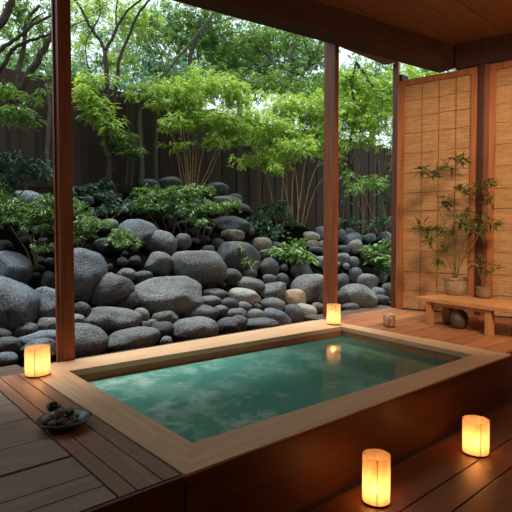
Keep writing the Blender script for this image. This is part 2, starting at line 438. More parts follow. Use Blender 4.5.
def watermat():
    m = Mat('bath_water'); v = m.coord((1, 1, 1))
    big = m.noise(v, 1.5, 5, .6, .8); fine = m.noise(v, 5.5, 6, .68, 1.0)
    sx = m.n('ShaderNodeSeparateXYZ'); m.l(v, sx.inputs[0])
    # milky swirls with painted sky reflections, gathered towards the left end of the bath
    left = m.ramp(m.math('ADD', m.math('MULTIPLY', sx.outputs[0], -.35), .42), [(.0, (0, 0, 0)), (.75, (1, 1, 1))])
    swirl = m.ramp(m.math('ADD', m.math('MULTIPLY', big, .6), m.math('MULTIPLY', fine, .4)), [(.48, (0, 0, 0)), (.68, (1, 1, 1))])
    sky_milk = m.math('MULTIPLY', swirl, left)
    col = m.mix(sky_milk, lin((88, 156, 142)), lin((196, 222, 212)))
    d = m.n('ShaderNodeBsdfDiffuse'); m.l(col, d.inputs[0])
    tr = m.n('ShaderNodeBsdfTransparent'); tr.inputs[0].default_value = lin((176, 214, 200))
    clear = m.ramp(m.math('ADD', m.math('MULTIPLY', sx.outputs[0], .5), .32), [(.25, (.86, .86, .86)), (.8, (.28, .28, .28))])
    body = m.n('ShaderNodeMixShader'); m.l(m.math('ADD', m.math('MULTIPLY', sky_milk, .12), clear, True), body.inputs[0])
    m.l(tr.outputs[0], body.inputs[1]); m.l(d.outputs[0], body.inputs[2])
    rip = m.noise(m.coord((1, 1, 1)), 7, 3, .5, .5)
    nb = m.bump(rip, .10, .02)
    gl = m.n('ShaderNodeBsdfGlossy', i_Roughness=.03); m.l(nb, gl.inputs['Normal'])
    fr = m.n('ShaderNodeFresnel', i_IOR=1.42); m.l(nb, fr.inputs['Normal'])
    mx = m.n('ShaderNodeMixShader'); m.l(fr.outputs[0], mx.inputs[0]); m.l(body.outputs[0], mx.inputs[1]); m.l(gl.outputs[0], mx.inputs[2])
    return m.done(mx.outputs[0])
def clearmat():
    m = Mat('water_side'); tr = m.n('ShaderNodeBsdfTransparent'); tr.inputs[0].default_value = lin((225, 240, 236)); return m.done(tr.outputs[0])
bm = bmesh.new(); wq = grow(INN, .002); bm_prism(bm, wq, ZB+.004, .345)
for f in bm.faces:
    f.normal_update(); f.material_index = 0 if f.calc_center_median().z > .34 else 1
wo = from_bm('bath_water', bm, [watermat(), clearmat()], None, (1.7, 1.1, ZB))
tag(wo, 'still blue-green milky water filling the wooden bath', 'water', None, 'stuff')

# gutter pebbles between the tub and the lower deck
rng = random.Random(11); bm = bmesh.new()
for i in range(420):
    x = rng.uniform(-.4, 4.6); y = rng.uniform(-.122, -.078); r = rng.uniform(.012, .024)
    mm = Matrix.Translation((x, y, .0+rng.uniform(.0, .045))) @ Matrix.Rotation(rng.uniform(0, 6), 4, 'Z') @ Matrix.Diagonal((r*1.3, r, r*.7, 1))
    bmesh.ops.create_icosphere(bm, subdivisions=1, radius=1, matrix=mm)
bm_box(bm, (-4.4, -.13, -.04), (5.2, -.075, .015))
o = from_bm('gutter_pebbles', bm, plain('dark_pebble', (46, 40, 36), .6, .4, 40), None, (1.7, -.08, -.04), True)
tag(o, 'dark wet pebbles in the gutter between tub front and lower deck', 'pebbles', None, 'stuff')

# ------------------------------------------------------------------ lanterns
def papermat():
    m = Mat('lantern_paper'); n = m.noise(m.coord((30, 30, 5)), 1.0, 5, .65); n2 = m.noise(m.coord(), 25, 4)
    col = m.ramp(m.math('ADD', m.math('MULTIPLY', n, .7), m.math('MULTIPLY', n2, .3)), [(.3, lin((220, 186, 140))), (.7, lin((246, 226, 192)))])
    d = m.n('ShaderNodeBsdfDiffuse'); m.l(col, d.inputs[0])
    t = m.n('ShaderNodeBsdfTranslucent'); m.l(col, t.inputs[0])
    a = m.n('ShaderNodeMixShader', i_0=.62); m.l(d.outputs[0], a.inputs[1]); m.l(t.outputs[0], a.inputs[2])
    tr = m.n('ShaderNodeBsdfTransparent'); tr.inputs[0].default_value = lin((255, 232, 200))
    b = m.n('ShaderNodeMixShader', i_0=.42); m.l(a.outputs[0], b.inputs[1]); m.l(tr.outputs[0], b.inputs[2])
    return m.done(b.outputs[0])
PAPER = papermat()
def emit(name, c, s):
    m = Mat(name); e = m.n('ShaderNodeEmission', i_Strength=s); e.inputs[0].default_value = c; return m.done(e.outputs[0])
FLAME = emit('flame_glow', (1, .66, .32, 1), 16)
WAX = plain('candle_wax', (235, 215, 180), .5, .3)
BROWN = plain('lantern_base_wood', (92, 62, 40), .6, .3)
SEAM = plain('paper_seam', (150, 104, 58), .8, .1)
def lantern(label, P, r, h, power, warm=(1.0, .66, .36)):
    P = Vector(P); t = thing('paper_lantern', label, 'lantern', P, 'glowing paper lanterns')
    rr = random.Random(int(P.x*100)); w = lambda a, z: .006*math.sin(3*a+z*9)+.004*math.sin(5*a)
    bm = bmesh.new()
    bm_lathe(bm, [(r, .006), (r*1.01, h*.5), (r, h), (r-.003, h), (r-.003, h*.5), (r-.003, .006)], P, 48, True, wob=w)
    from_bm('paper_shade', bm, PAPER, t, smooth=False)
    bm = bmesh.new(); bm_lathe(bm, [(r*1.0, .0), (r*1.015, .002), (r*1.015, .009), (r*.97, .010)], P, 40); from_bm('base', bm, BROWN, t)
    for a in (rr.uniform(3.6, 4.2), rr.uniform(1, 2)):
        bm = bmesh.new(); c = Vector((math.cos(a), math.sin(a), 0))*(r*1.012)
        bm_tube(bm, [P+c+Vector((0, 0, .01)), P+c+Vector((0, 0, h*.5)), P+c+Vector((0, 0, h))], .0022, 5); from_bm('paper_seam', bm, SEAM, t)
    bm = bmesh.new(); bm_lathe(bm, [(.024, .010), (.024, .05), (.02, .054)], P, 20); cn = from_bm('candle', bm, WAX, t, smooth=True)
    bm = bmesh.new(); bm_lathe(bm, [(.002, .056), (.009, .066), (.008, .08), (.002, .098)], P, 12); from_bm('flame', bm, FLAME, cn, smooth=True)
    ld = bpy.data.lights.new('candle_light', 'POINT'); ld.energy = power; ld.color = warm; ld.shadow_soft_size = .03
    lo = bpy.data.objects.new('candle_light', ld); COL.objects.link(lo); lo.location = P+Vector((0, 0, .085))
    return t
p = onz(39, 375, ZR); lantern('short wide glowing lantern beside the broad post at far left corner of the tub', (p[0]-.005, p[1]+.01, ZR), .086, .208, 2.1, (1, .70, .42))
p = onz(338, 324.5, ZR); lantern('smallest glowing lantern on the back rim in front of the middle post', (p[0]-.02, p[1]+.05, ZR), .080, .232, 2.1, (1, .70, .42))
p = onz(376, 501, ZL); lantern('tall glowing lantern nearest the viewer on the lower deck', (*p[:2], ZL), .070, .243, 2.8, (1, .58, .28))
p = onz(475.5, 452.5, ZL); lantern('glowing lantern on the lower deck at the far right, nearer the bench', (*p[:2], ZL), .078, .212, 2.8, (1, .58, .28))

# ------------------------------------------------------------------ bench
bn = thing('low_bench', 'low pale wooden bench standing on the deck in front of the bamboo blinds', 'bench', (4.3, .7, ZR))
A = np.array([4.115, 1.352]); B = np.array([3.90, .186]); d = (B-A)/np.linalg.norm(B-A); nn = np.array([-d[1], d[0]])
if nn[0] < 0: nn = -nn
E_ = A+d*1.31; dep = .60
ZT = ZR+.31
bm = bmesh.new(); bm_prism(bm, [A, E_, E_+nn*dep, A+nn*dep], ZT-.045, ZT, .006); from_bm('bench_top', bm, W_BENCH, bn)
for (u, v) in ((.13, .02), (.88, .02), (.13, dep-.11), (.88, dep-.11)):
    q = A+d*u+nn*v; bm = bmesh.new()
    bm_prism(bm, [q, q+d*.07, q+d*.07+nn*.06, q+nn*.06], ZR, ZT-.046, .004); from_bm('leg', bm, W_BENCHZ, bn)
for v in (.05, dep-.08):
    q = A+d*.201+nn*v; bm = bmesh.new(); L = .677
    bm_prism(bm, [q, q+d*L, q+d*L+nn*.03, q+nn*.03], ZT-.085, ZT-.046, .002); from_bm('apron', bm, W_BENCHZ, bn)

# ------------------------------------------------------------------ pots on and under the bench
CLAY = plain('sandy_clay', (158, 132, 104), .8, .2, 30, .15, .2)
CLAYD = plain('brown_clay', (140, 108, 80), .8, .2, 30, .15, .2)
EARTH = plain('potting_soil', (40, 30, 22), .95, .1, 50)
STEM = plain('green_brown_stem', (112, 98, 54), .7, .2, 30)
PLANT = leafmat('bamboo_leaf', (66, 84, 40), (126, 138, 70), .25)

def leaf_quads(base, dirs, L, W, droop, rng, fold=.25):
    """base (n,3), dirs (n,3) unit, L,W (n,)"""
    upv = np.array([0, 0, 1.0]) + rng.normal(0, .35, base.shape)
    s = np.cross(dirs, upv); s /= np.linalg.norm(s, axis=1)[:, None]+1e-9
    nrm = np.cross(s, dirs)
    L = L[:, None]; W = W[:, None]
    mid = base + dirs*L*.42
    tip = base + dirs*L - np.array([0, 0, 1.0])*L*droop
    return np.stack([base, mid+s*W*.5-nrm*W*fold, tip, mid-s*W*.5-nrm*W*fold], axis=1)

def pot(P, r, h, parent, mat):
    prof = [(r*.64, 0), (r*.76, .012), (r*.92, h*.30), (r*.97, h*.6), (r*.97, h*.84), (r*1.03, h*.88), (r*1.03, h), (r*.93, h), (r*.9, h*.85), (r*.6, h*.8)]
    bm = bmesh.new(); bm_lathe(bm, prof, P, 36); from_bm('pot', bm, mat, parent, smooth=False)
    bm = bmesh.new(); bm_lathe(bm, [(r*.88, h*.84), (r*.7, h*.885), (r*.1, h*.9)], P, 24); from_bm('soil', bm, EARTH, parent)

# tall potted bamboo
Pb = A + nn*.30 + d*.36
Pp = onz(456, 295, ZT); Pp = np.array([Pp[0]+.03, Pp[1]+.02, ZT]); Dp = depth((*Pp[:2], ZT+.3))
pl = thing('potted_bamboo', 'tall leafy plant with slender stems in a sandy clay pot on the bench', 'plant', Pp)
rp = 11.6/F*Dp; hp = 17.5/F*Dp
pot(Pp, rp, hp, pl, CLAY)
def q3(px, py, dd=0.0): return at(px, py, Dp+dd)
rs = np.random.RandomState(3); rr = random.Random(3)
root = lambda: Vector((Pp[0]+rr.uniform(-.03, .03), Pp[1]+rr.uniform(-.03, .03), ZT+hp*.85))
stems = [
 ([(448, 262, -.05), (438, 247, -.1), (430, 234, -.14)], .0065, [(427, 230, -.15), (421, 226, -.18), (432, 240, -.12), (440, 233, -.05)]),
 ([(453, 255, .05), (447, 232, .05), (441, 214, .0), (433, 180, -.1)], .006, [(431, 175, -.1), (424, 171, -.14), (437, 171, -.06), (440, 228, .05), (444, 205, 0)]),
 ([(456, 250, .1), (454, 215, .12), (455, 185, .1), (456, 162, .1)], .007, [(457, 158, .1), (463, 160, .12), (449, 166, .05), (446, 199, .0), (460, 188, .15)]),
 ([(460, 256, 0), (466, 236, -.03), (470, 215, -.03), (476, 190, .0)], .0065, [(477, 187, 0), (468, 189, -.05), (484, 184, .03), (466, 213, -.1), (474, 219, 0), (462, 224, .1)]),
 ([(464, 258, -.05), (474, 243, -.1), (483, 226, -.1), (490, 205, -.12)], .0065, [(491, 186, -.12), (489, 202, -.1), (486, 222, -.1), (494, 224, -.14), (480, 229, -.05), (474, 231, -.1)]),
 ([(452, 262, .1), (444, 256, .15), (440, 258, .18)], .004, [(439, 260, .18), (444, 250, .12)]),
 ([(462, 260, .15), (464, 240, .2), (460, 222, .2)], .005, [(460, 220, .2), (466, 226, .2), (455, 232, .15)]),
]
LV = []
for pts, r0, tips in stems:
    path = smooth_path([root()]+[q3(*p) for p in pts], 6, .003, rr)
    bm = bmesh.new(); bm_tube(bm, path, [r0*(1-.6*i/len(path)) for i in range(len(path))], 6); from_bm('stem', bm, STEM, pl, smooth=True)
    for tp in tips:
        e = Vector(q3(*tp)); k = min(range(len(path)), key=lambda i: (path[i]-e).length + (.0 if path[i].z < e.z else .1))
        bm = bmesh.new(); bm_tube(bm, smooth_path([path[k], path[k].lerp(e, .55)+Vector((0, 0, .015)), e], 3), .0025, 5); from_bm('twig', bm, STEM, pl, smooth=True)
        nl = 24
        out = np.array(e-path[k]); out = out/(np.linalg.norm(out)+1e-6)
        dr = out*.55 + rs.normal(0, .62, (nl, 3)); dr[:, 2] = dr[:, 2]*.6-.02; dr /= np.linalg.norm(dr, axis=1)[:, None]
        b0 = np.array(e)+rs.normal(0, .022, (nl, 3))
        LV.append(leaf_quads(b0, dr, rs.uniform(.085, .17, nl), rs.uniform(.021, .031, nl), .2, rs))
quads('foliage', np.concatenate(LV), PLANT, pl)

# small pot
Ps = onz(483, 298.5, ZT); Ps = np.array([Ps[0]+.03, Ps[1], ZT]); Ds = depth(Ps)
sp = thing('small_potted_plant', 'small drooping plant in a little brown clay pot on the bench', 'plant', Ps)
pot(Ps, 7.8/F*Ds, 11.5/F*Ds, sp, CLAYD)
LV = []
for tp in ((474, 262), (482, 260), (489, 264), (494, 268), (478, 268), (486, 272)):
    e = Vector(at(*tp, Ds+rr.uniform(-.08, .08))); b = Vector((Ps[0], Ps[1], ZT+.1))
    bm = bmesh.new(); bm_tube(bm, smooth_path([b, b.lerp(e, .6)+Vector((0, 0, .03)), e], 4), .003, 5); from_bm('stem', bm, STEM, sp, smooth=True)
    nl = 9; dr = np.array(e-b)*1.5+rs.normal(0, .5, (nl, 3)); dr[:, 2] = dr[:, 2]*.4; dr /= np.linalg.norm(dr, axis=1)[:, None]
    LV.append(leaf_quads(np.array(e)+rs.normal(0, .012, (nl, 3)), dr, rs.uniform(.09, .15, nl), rs.uniform(.02, .03, nl), .3, rs))
quads('foliage', np.concatenate(LV), PLANT, sp)

# two jars on the floor under the bench
def jar(label, px, py, rpx, hpx, mat, dz=0.0):
    P = onz(px, py, ZR); P = np.array([P[0]+dz, P[1]+dz*.5, ZR]); D = depth(P); r = rpx/F*D; h = hpx/F*D
    t = thing('round_jar', label, 'jar', P)
    bm = bmesh.new(); bm_lathe(bm, [(r*.55, 0), (r*.8, h*.1), (r, h*.42), (r*.96, h*.62), (r*.72, h*.86), (r*.5, h*.93), (r*.52, h), (r*.42, h), (r*.4, h*.9)], P, 32)
    from_bm('body', bm, mat, t, smooth=True)
    bm = bmesh.new(); bm_lathe(bm, [(r*.56, h*1.001), (r*.56, h*1.03), (r*.2, h*1.06), (r*.12, h*1.09), (r*.02, h*1.1)], P, 24)
    from_bm('lid', bm, mat, t, smooth=True)
jar('dark round clay jar in shadow on the floor under the bench', 459, 329, 8.6, 19, plain('smoky_clay', (88, 72, 58), .75, .25, 20), .05)
jar('tan clay jar tucked under the bench just left of the dark jar', 447.5, 325.5, 6.4, 18.5, plain('tan_clay', (178, 122, 78), .8, .2, 20), .17)

# ------------------------------------------------------------------ cup on the deck
Pc = onz(389.5, 327, ZR); Pc = np.array([Pc[0]+.02, Pc[1]+.02, ZR]); Dc = depth(Pc)
cp = thing('wooden_cup', 'small dark-banded cup standing alone on the deck behind the tub', 'cup', Pc)
r = 6.0/F*Dc; h = 12.0/F*Dc
bm = bmesh.new(); bm_lathe(bm, [(r*.88, 0), (r*.98, h*.2), (r, h*.6), (r*.93, h), (r*.80, h), (r*.84, h*.4), (r*.7, h*.12)], Pc, 28); from_bm('body', bm, plain('cup_glaze', (150, 118, 98), .4, .5, 25), cp, smooth=True)
bm = bmesh.new(); bm_lathe(bm, [(r*.80, h*.86), (r*.4, h*.861)], Pc, 24); from_bm('tea', bm, plain('pale_tea', (214, 190, 156), .2, .5), cp)
BAND = plain('dark_strap', (54, 40, 34), .6, .3)
for a in (3.75, 4.75, 5.75):
    c = Vector((math.cos(a), math.sin(a), 0)); bm = bmesh.new()
    P_ = Vector(Pc); bm_tube(bm, [P_+c*r*.93+Vector((0, 0, .002)), P_+c*r*1.02+Vector((0, 0, h*.3)), P_+c*r*1.03+Vector((0, 0, h*.65)), P_+c*r*.95+Vector((0, 0, h*1.0))], .0035, 6)
    from_bm('strap', bm, BAND, cp, smooth=True)
bm = bmesh.new(); bm_lathe(bm, [(r*.945, h*.97), (r*.955, h*1.02), (r*.80, h*1.02), (r*.79, h*.97)], Pc, 28, True); from_bm('rim', bm, plain('pale_rim', (206, 178, 144), .4, .4), cp, smooth=True)
# ------------------------------------------------------------------ stone dish
Pd = onz(69, 432, ZR); Pd = np.array([Pd[0]+.01, Pd[1]+.085, ZR]); Dd = depth(Pd); r = 26/F*Dd
GLAZE = plain('dark_celadon_glaze', (58, 66, 62), .25, .5, 14, .35, .05)
dsh = thing('ceramic_dish', 'wide dark glazed dish holding grey pebbles on the left deck border', 'dish', Pd)
bm = bmesh.new(); bm_lathe(bm, [(r*.55, 0), (r*.62, .008), (r*.86, .024), (r*1.0, .05), (r*.97, .052), (r*.82, .03), (r*.5, .016), (r*.05, .014)], Pd, 48); from_bm('bowl', bm, GLAZE, dsh, smooth=True)
PEB = stone('grey_pebble', (84, 80, 74), (132, 126, 118), (170, 166, 158))
def pebble(name, P, sx, sy, sz, seed, mat, rot=0.0):
    rg = random.Random(seed); bm = bmesh.new(); bmesh.ops.create_icosphere(bm, subdivisions=3, radius=1)
    o = Vector((rg.uniform(-9, 9), rg.uniform(-9, 9), 0))
    for v in bm.verts:
        k = 1+.16*mnoise.noise(v.co*1.3+o); v.co *= k
    bmesh.ops.transform(bm, verts=bm.verts[:], matrix=Matrix.Translation(Vector(P)) @ Matrix.Rotation(rot, 4, 'Z') @ Matrix.Diagonal((sx, sy, sz, 1)))
    return from_bm(name, bm, mat, None, P, True)
spots = [(-.085, -.02, .026), (-.045, -.055, .024), (-.045, .03, .028), (.0, -.03, .028), (.0, .045, .026), (.04, -.005, .026), (-.09, .04, .022), (.035, .055, .022), (-.025, 0, .030), (.02, .02, .028), (.045, -.05, .02)]
pl_ = ['lower'] * 8 + ['upper'] * 3
for i, (a, b, s) in enumerate(spots):
    z = ZR+.018+s*.8 + (.034 if i in (8, 9) else .0)
    P = Pd + np.array([RT[0]*a+FH[0]*b, RT[1]*a+FH[1]*b, 0]); P[2] = z
    o = pebble('pebble', P, s*1.0, s*.88, s*.74, i, PEB, i*.9)
    tag(o, ('grey pebble resting on top of the heap in the dark dish' if i in (8, 9) else 'grey pebble lying in the bottom layer of the dark dish'), 'pebble', 'pebbles in the dark dish')
Pk = onz(53, 415, ZR); Pk = np.array([Pk[0]+.02, Pk[1]+.045, ZR])
ck = thing('dark_sauce_cup', 'tiny black cup tucked behind the pebble dish', 'cup', Pk); Dk = depth(Pk); r = 7/F*Dk
bm = bmesh.new(); bm_lathe(bm, [(r*.55, 0), (r*.7, .01), (r*.95, .030), (r, .046), (r*.93, .047), (r*.8, .026), (r*.1, .014)], Pk, 28); from_bm('cup_wall', bm, plain('black_glaze', (34, 34, 36), .25, .5), ck, smooth=True)
bm = bmesh.new(); bm_lathe(bm, [(r*.84, .034), (r*.2, .0345)], Pk, 24); from_bm('liquid', bm, plain('dark_liquid', (16, 15, 16), .1, .5), ck)

# ------------------------------------------------------------------ garden ground
YW = 2.45
def terr(x, y):
    top = 1.88 - .66*min(max((x-4.2)/2.0, 0), 1)
    return .36 + min(.57*max(y-YW, 0), top)
def terr_hit(px, py):
    d = ray(px, py); t = 2.0
    for _ in range(2000):
        p = CAM+d*t
        if p[2] <= terr(p[0], p[1]) or p[1] > 6.3: return p, t
        t += .01
    return p, t
V = []; Fc = []; nx, ny = 90, 44
for j in range(ny+1):
    for i in range(nx+1):
        x = -7+24*i/nx; y = 2.42+(4.6)*j/ny
        z = terr(x, y)-.05 + (.07*mnoise.noise(Vector((x*1.5, y*1.5, 0))) if y > 2.7 else -.04)
        V.append((x, y, z))
for j in range(ny):
    for i in range(nx):
        a = j*(nx+1)+i; Fc.append((a, a+1, a+nx+2, a+nx+1))
nb = len(V)
for (x, y) in ((-7, 2.42), (17, 2.42), (17, 7.02), (-7, 7.02)): V.append((x, y, -.3))
Fc.append((nb, nb+1, nb+2, nb+3))
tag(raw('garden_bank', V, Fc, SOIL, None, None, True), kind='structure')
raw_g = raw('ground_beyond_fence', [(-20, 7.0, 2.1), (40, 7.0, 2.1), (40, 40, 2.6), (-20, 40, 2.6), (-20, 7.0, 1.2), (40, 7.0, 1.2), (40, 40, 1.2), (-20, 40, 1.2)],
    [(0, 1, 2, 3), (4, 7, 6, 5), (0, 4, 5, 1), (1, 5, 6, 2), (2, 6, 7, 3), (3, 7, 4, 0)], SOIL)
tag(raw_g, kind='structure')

# fence
W_FENCE = wood('weathered_fence', (48, 40, 36), (72, 60, 53), 'z', .85, .1, vary=.45)
fe = thing('garden_fence', 'tall dark brown board fence closing off the back of the garden', 'fence', (4, 6.5, 2.1))
bm = bmesh.new(); rng = random.Random(2); x = -7.0; kk = 0
while x < 17:
    w = rng.uniform(.16, .21); kk = (kk+1) % 2; bm_box(bm, (x, 6.44+.022*kk, 1.2), (x+w+.012, 6.46+.022*kk, 4.05+rng.uniform(-.01, .01))); x += w
from_bm('boards', bm, W_FENCE, fe)
for z in (2.5, 3.8):
    bm = bmesh.new(); bm_box(bm, (-7, 6.485, z), (17, 6.55, z+.1)); from_bm('rail', bm, W_FENCE, fe)
for k in range(9):
    bm = bmesh.new(); bm_box(bm, (-6.9+k*2.95, 6.485, 1.2), (-6.78+k*2.95, 6.6, 4.12)); from_bm('fence_post', bm, W_FENCE, fe)

# ------------------------------------------------------------------ rocks
S_B = stone('blue_grey_stone', (58, 67, 78), (92, 102, 114), (148, 158, 170))
S_G = stone('grey_stone', (66, 69, 71), (102, 105, 106), (152, 156, 158))
S_D = stone('dark_stone', (42, 46, 50), (68, 73, 78), (112, 118, 124))
S_L = stone('light_stone', (104, 104, 100), (144, 144, 138), (182, 182, 176))
S_T = stone('tan_stone', (140, 118, 96), (178, 156, 130), (196, 180, 160))
S_M = stone('mossy_stone', (74, 74, 66), (108, 106, 96), (140, 140, 130), (70, 78, 40))
TONE = dict(b=S_B, g=S_G, d=S_D, l=S_L, t=S_T, m=S_M)

def rock_mesh(seed, sub, pw=2.5, cuts=4, rough=.09):
    rg = random.Random(seed); bm = bmesh.new(); bmesh.ops.create_icosphere(bm, subdivisions=sub, radius=1)
    o = Vector((rg.uniform(-50, 50), rg.uniform(-50, 50), rg.uniform(-50, 50)))
    cs = []
    for _ in range(cuts):
        n = Vector((rg.gauss(0, 1), rg.gauss(0, 1), rg.gauss(0, .8))).normalized(); cs.append((n, rg.uniform(.74, .93)))
    for v in bm.verts:
        p = v.co.copy()
        k = (abs(p.x)**pw+abs(p.y)**pw+abs(p.z)**pw)**(-1/pw); p = p*k
        for n, c in cs:
            e = p.dot(n)-c
            if e > 0: p -= n*e*.85
        p *= 1 + rough*1.3*mnoise.noise(p*1.1+o) + rough*.5*mnoise.noise(p*2.7+o) + rough*.16*mnoise.noise(p*8+o)
        v.co = p
    xs = [v.co.x for v in bm.verts]; ys = [v.co.y for v in bm.verts]; zs = [v.co.z for v in bm.verts]
    for v in bm.verts:                                            # back to a unit box
        v.co.x = 2*(v.co.x-min(xs))/(max(xs)-min(xs))-1; v.co.y = 2*(v.co.y-min(ys))/(max(ys)-min(ys))-1; v.co.z = 2*(v.co.z-min(zs))/(max(zs)-min(zs))-1
    return bm

ROCKS = []
def rock(x0, y0, x1, y1, tone, tilt, label, group=None, sub=None, seed=None, fill=0.12):
    cx, cy = (x0+x1)/2, (y0+y1)/2
    W = x1-x0; H = y1-y0
    p, Db = terr_hit(cx, min(y1-.10*H, 372))
    if Db < 3: Db = 3
    w = W/F*Db; h = H/F*Db*(1+fill); dp = min(max(.55*w+.35*h, .5*w), .95*w+.1)
    D = Db + dp*.30
    sc = D/Db; w *= sc; h *= sc
    c = at(cx, cy+H*fill*.5, D)
    while c[1]+dp*.5 > 6.36 and D > 4:
        D -= .05; dp *= .97; c = at(cx, cy+H*fill*.5, D)
    a = math.radians(tilt)
    # in-plane size before the tilt so that the tilted silhouette fills the box
    ca, sa = abs(math.cos(a)), abs(math.sin(a))
    if sa > .05:
        ww = w*1.03; hh = max(.55*h, (h-.45*w*sa)/max(ca, .8))
    else: ww, hh = w, h
    if seed is None: seed = int(x0*7+y0*131+x1)
    if sub is None: sub = 4 if W > 26 else 3
    bm = rock_mesh(seed, sub, 2.1+(seed % 5)*.1, 3+seed % 3)
    R = Matrix(((RT[0], FH[0], 0, 0), (RT[1], FH[1], 0, 0), (0, 0, 1, 0), (0, 0, 0, 1)))
    T = Matrix.Rotation(-a, 4, 'Y')                               # lifts the right-hand end for positive tilt
    mm = Matrix.Translation(Vector(c)) @ R @ T @ Matrix.Diagonal((ww/2, dp/2, hh/2, 1))
    bmesh.ops.transform(bm, verts=bm.verts[:], matrix=mm)
    base = Vector((c[0], c[1], c[2]-h/2))
    o = from_bm('garden_rock' if W > 24 else 'garden_stone', bm, TONE[tone], None, base, True)
    tag(o, label, 'rock' if W > 24 else 'stone', group or 'rocks on the garden bank')
    ROCKS.append((cx, cy, W/2, H/2))
    return o

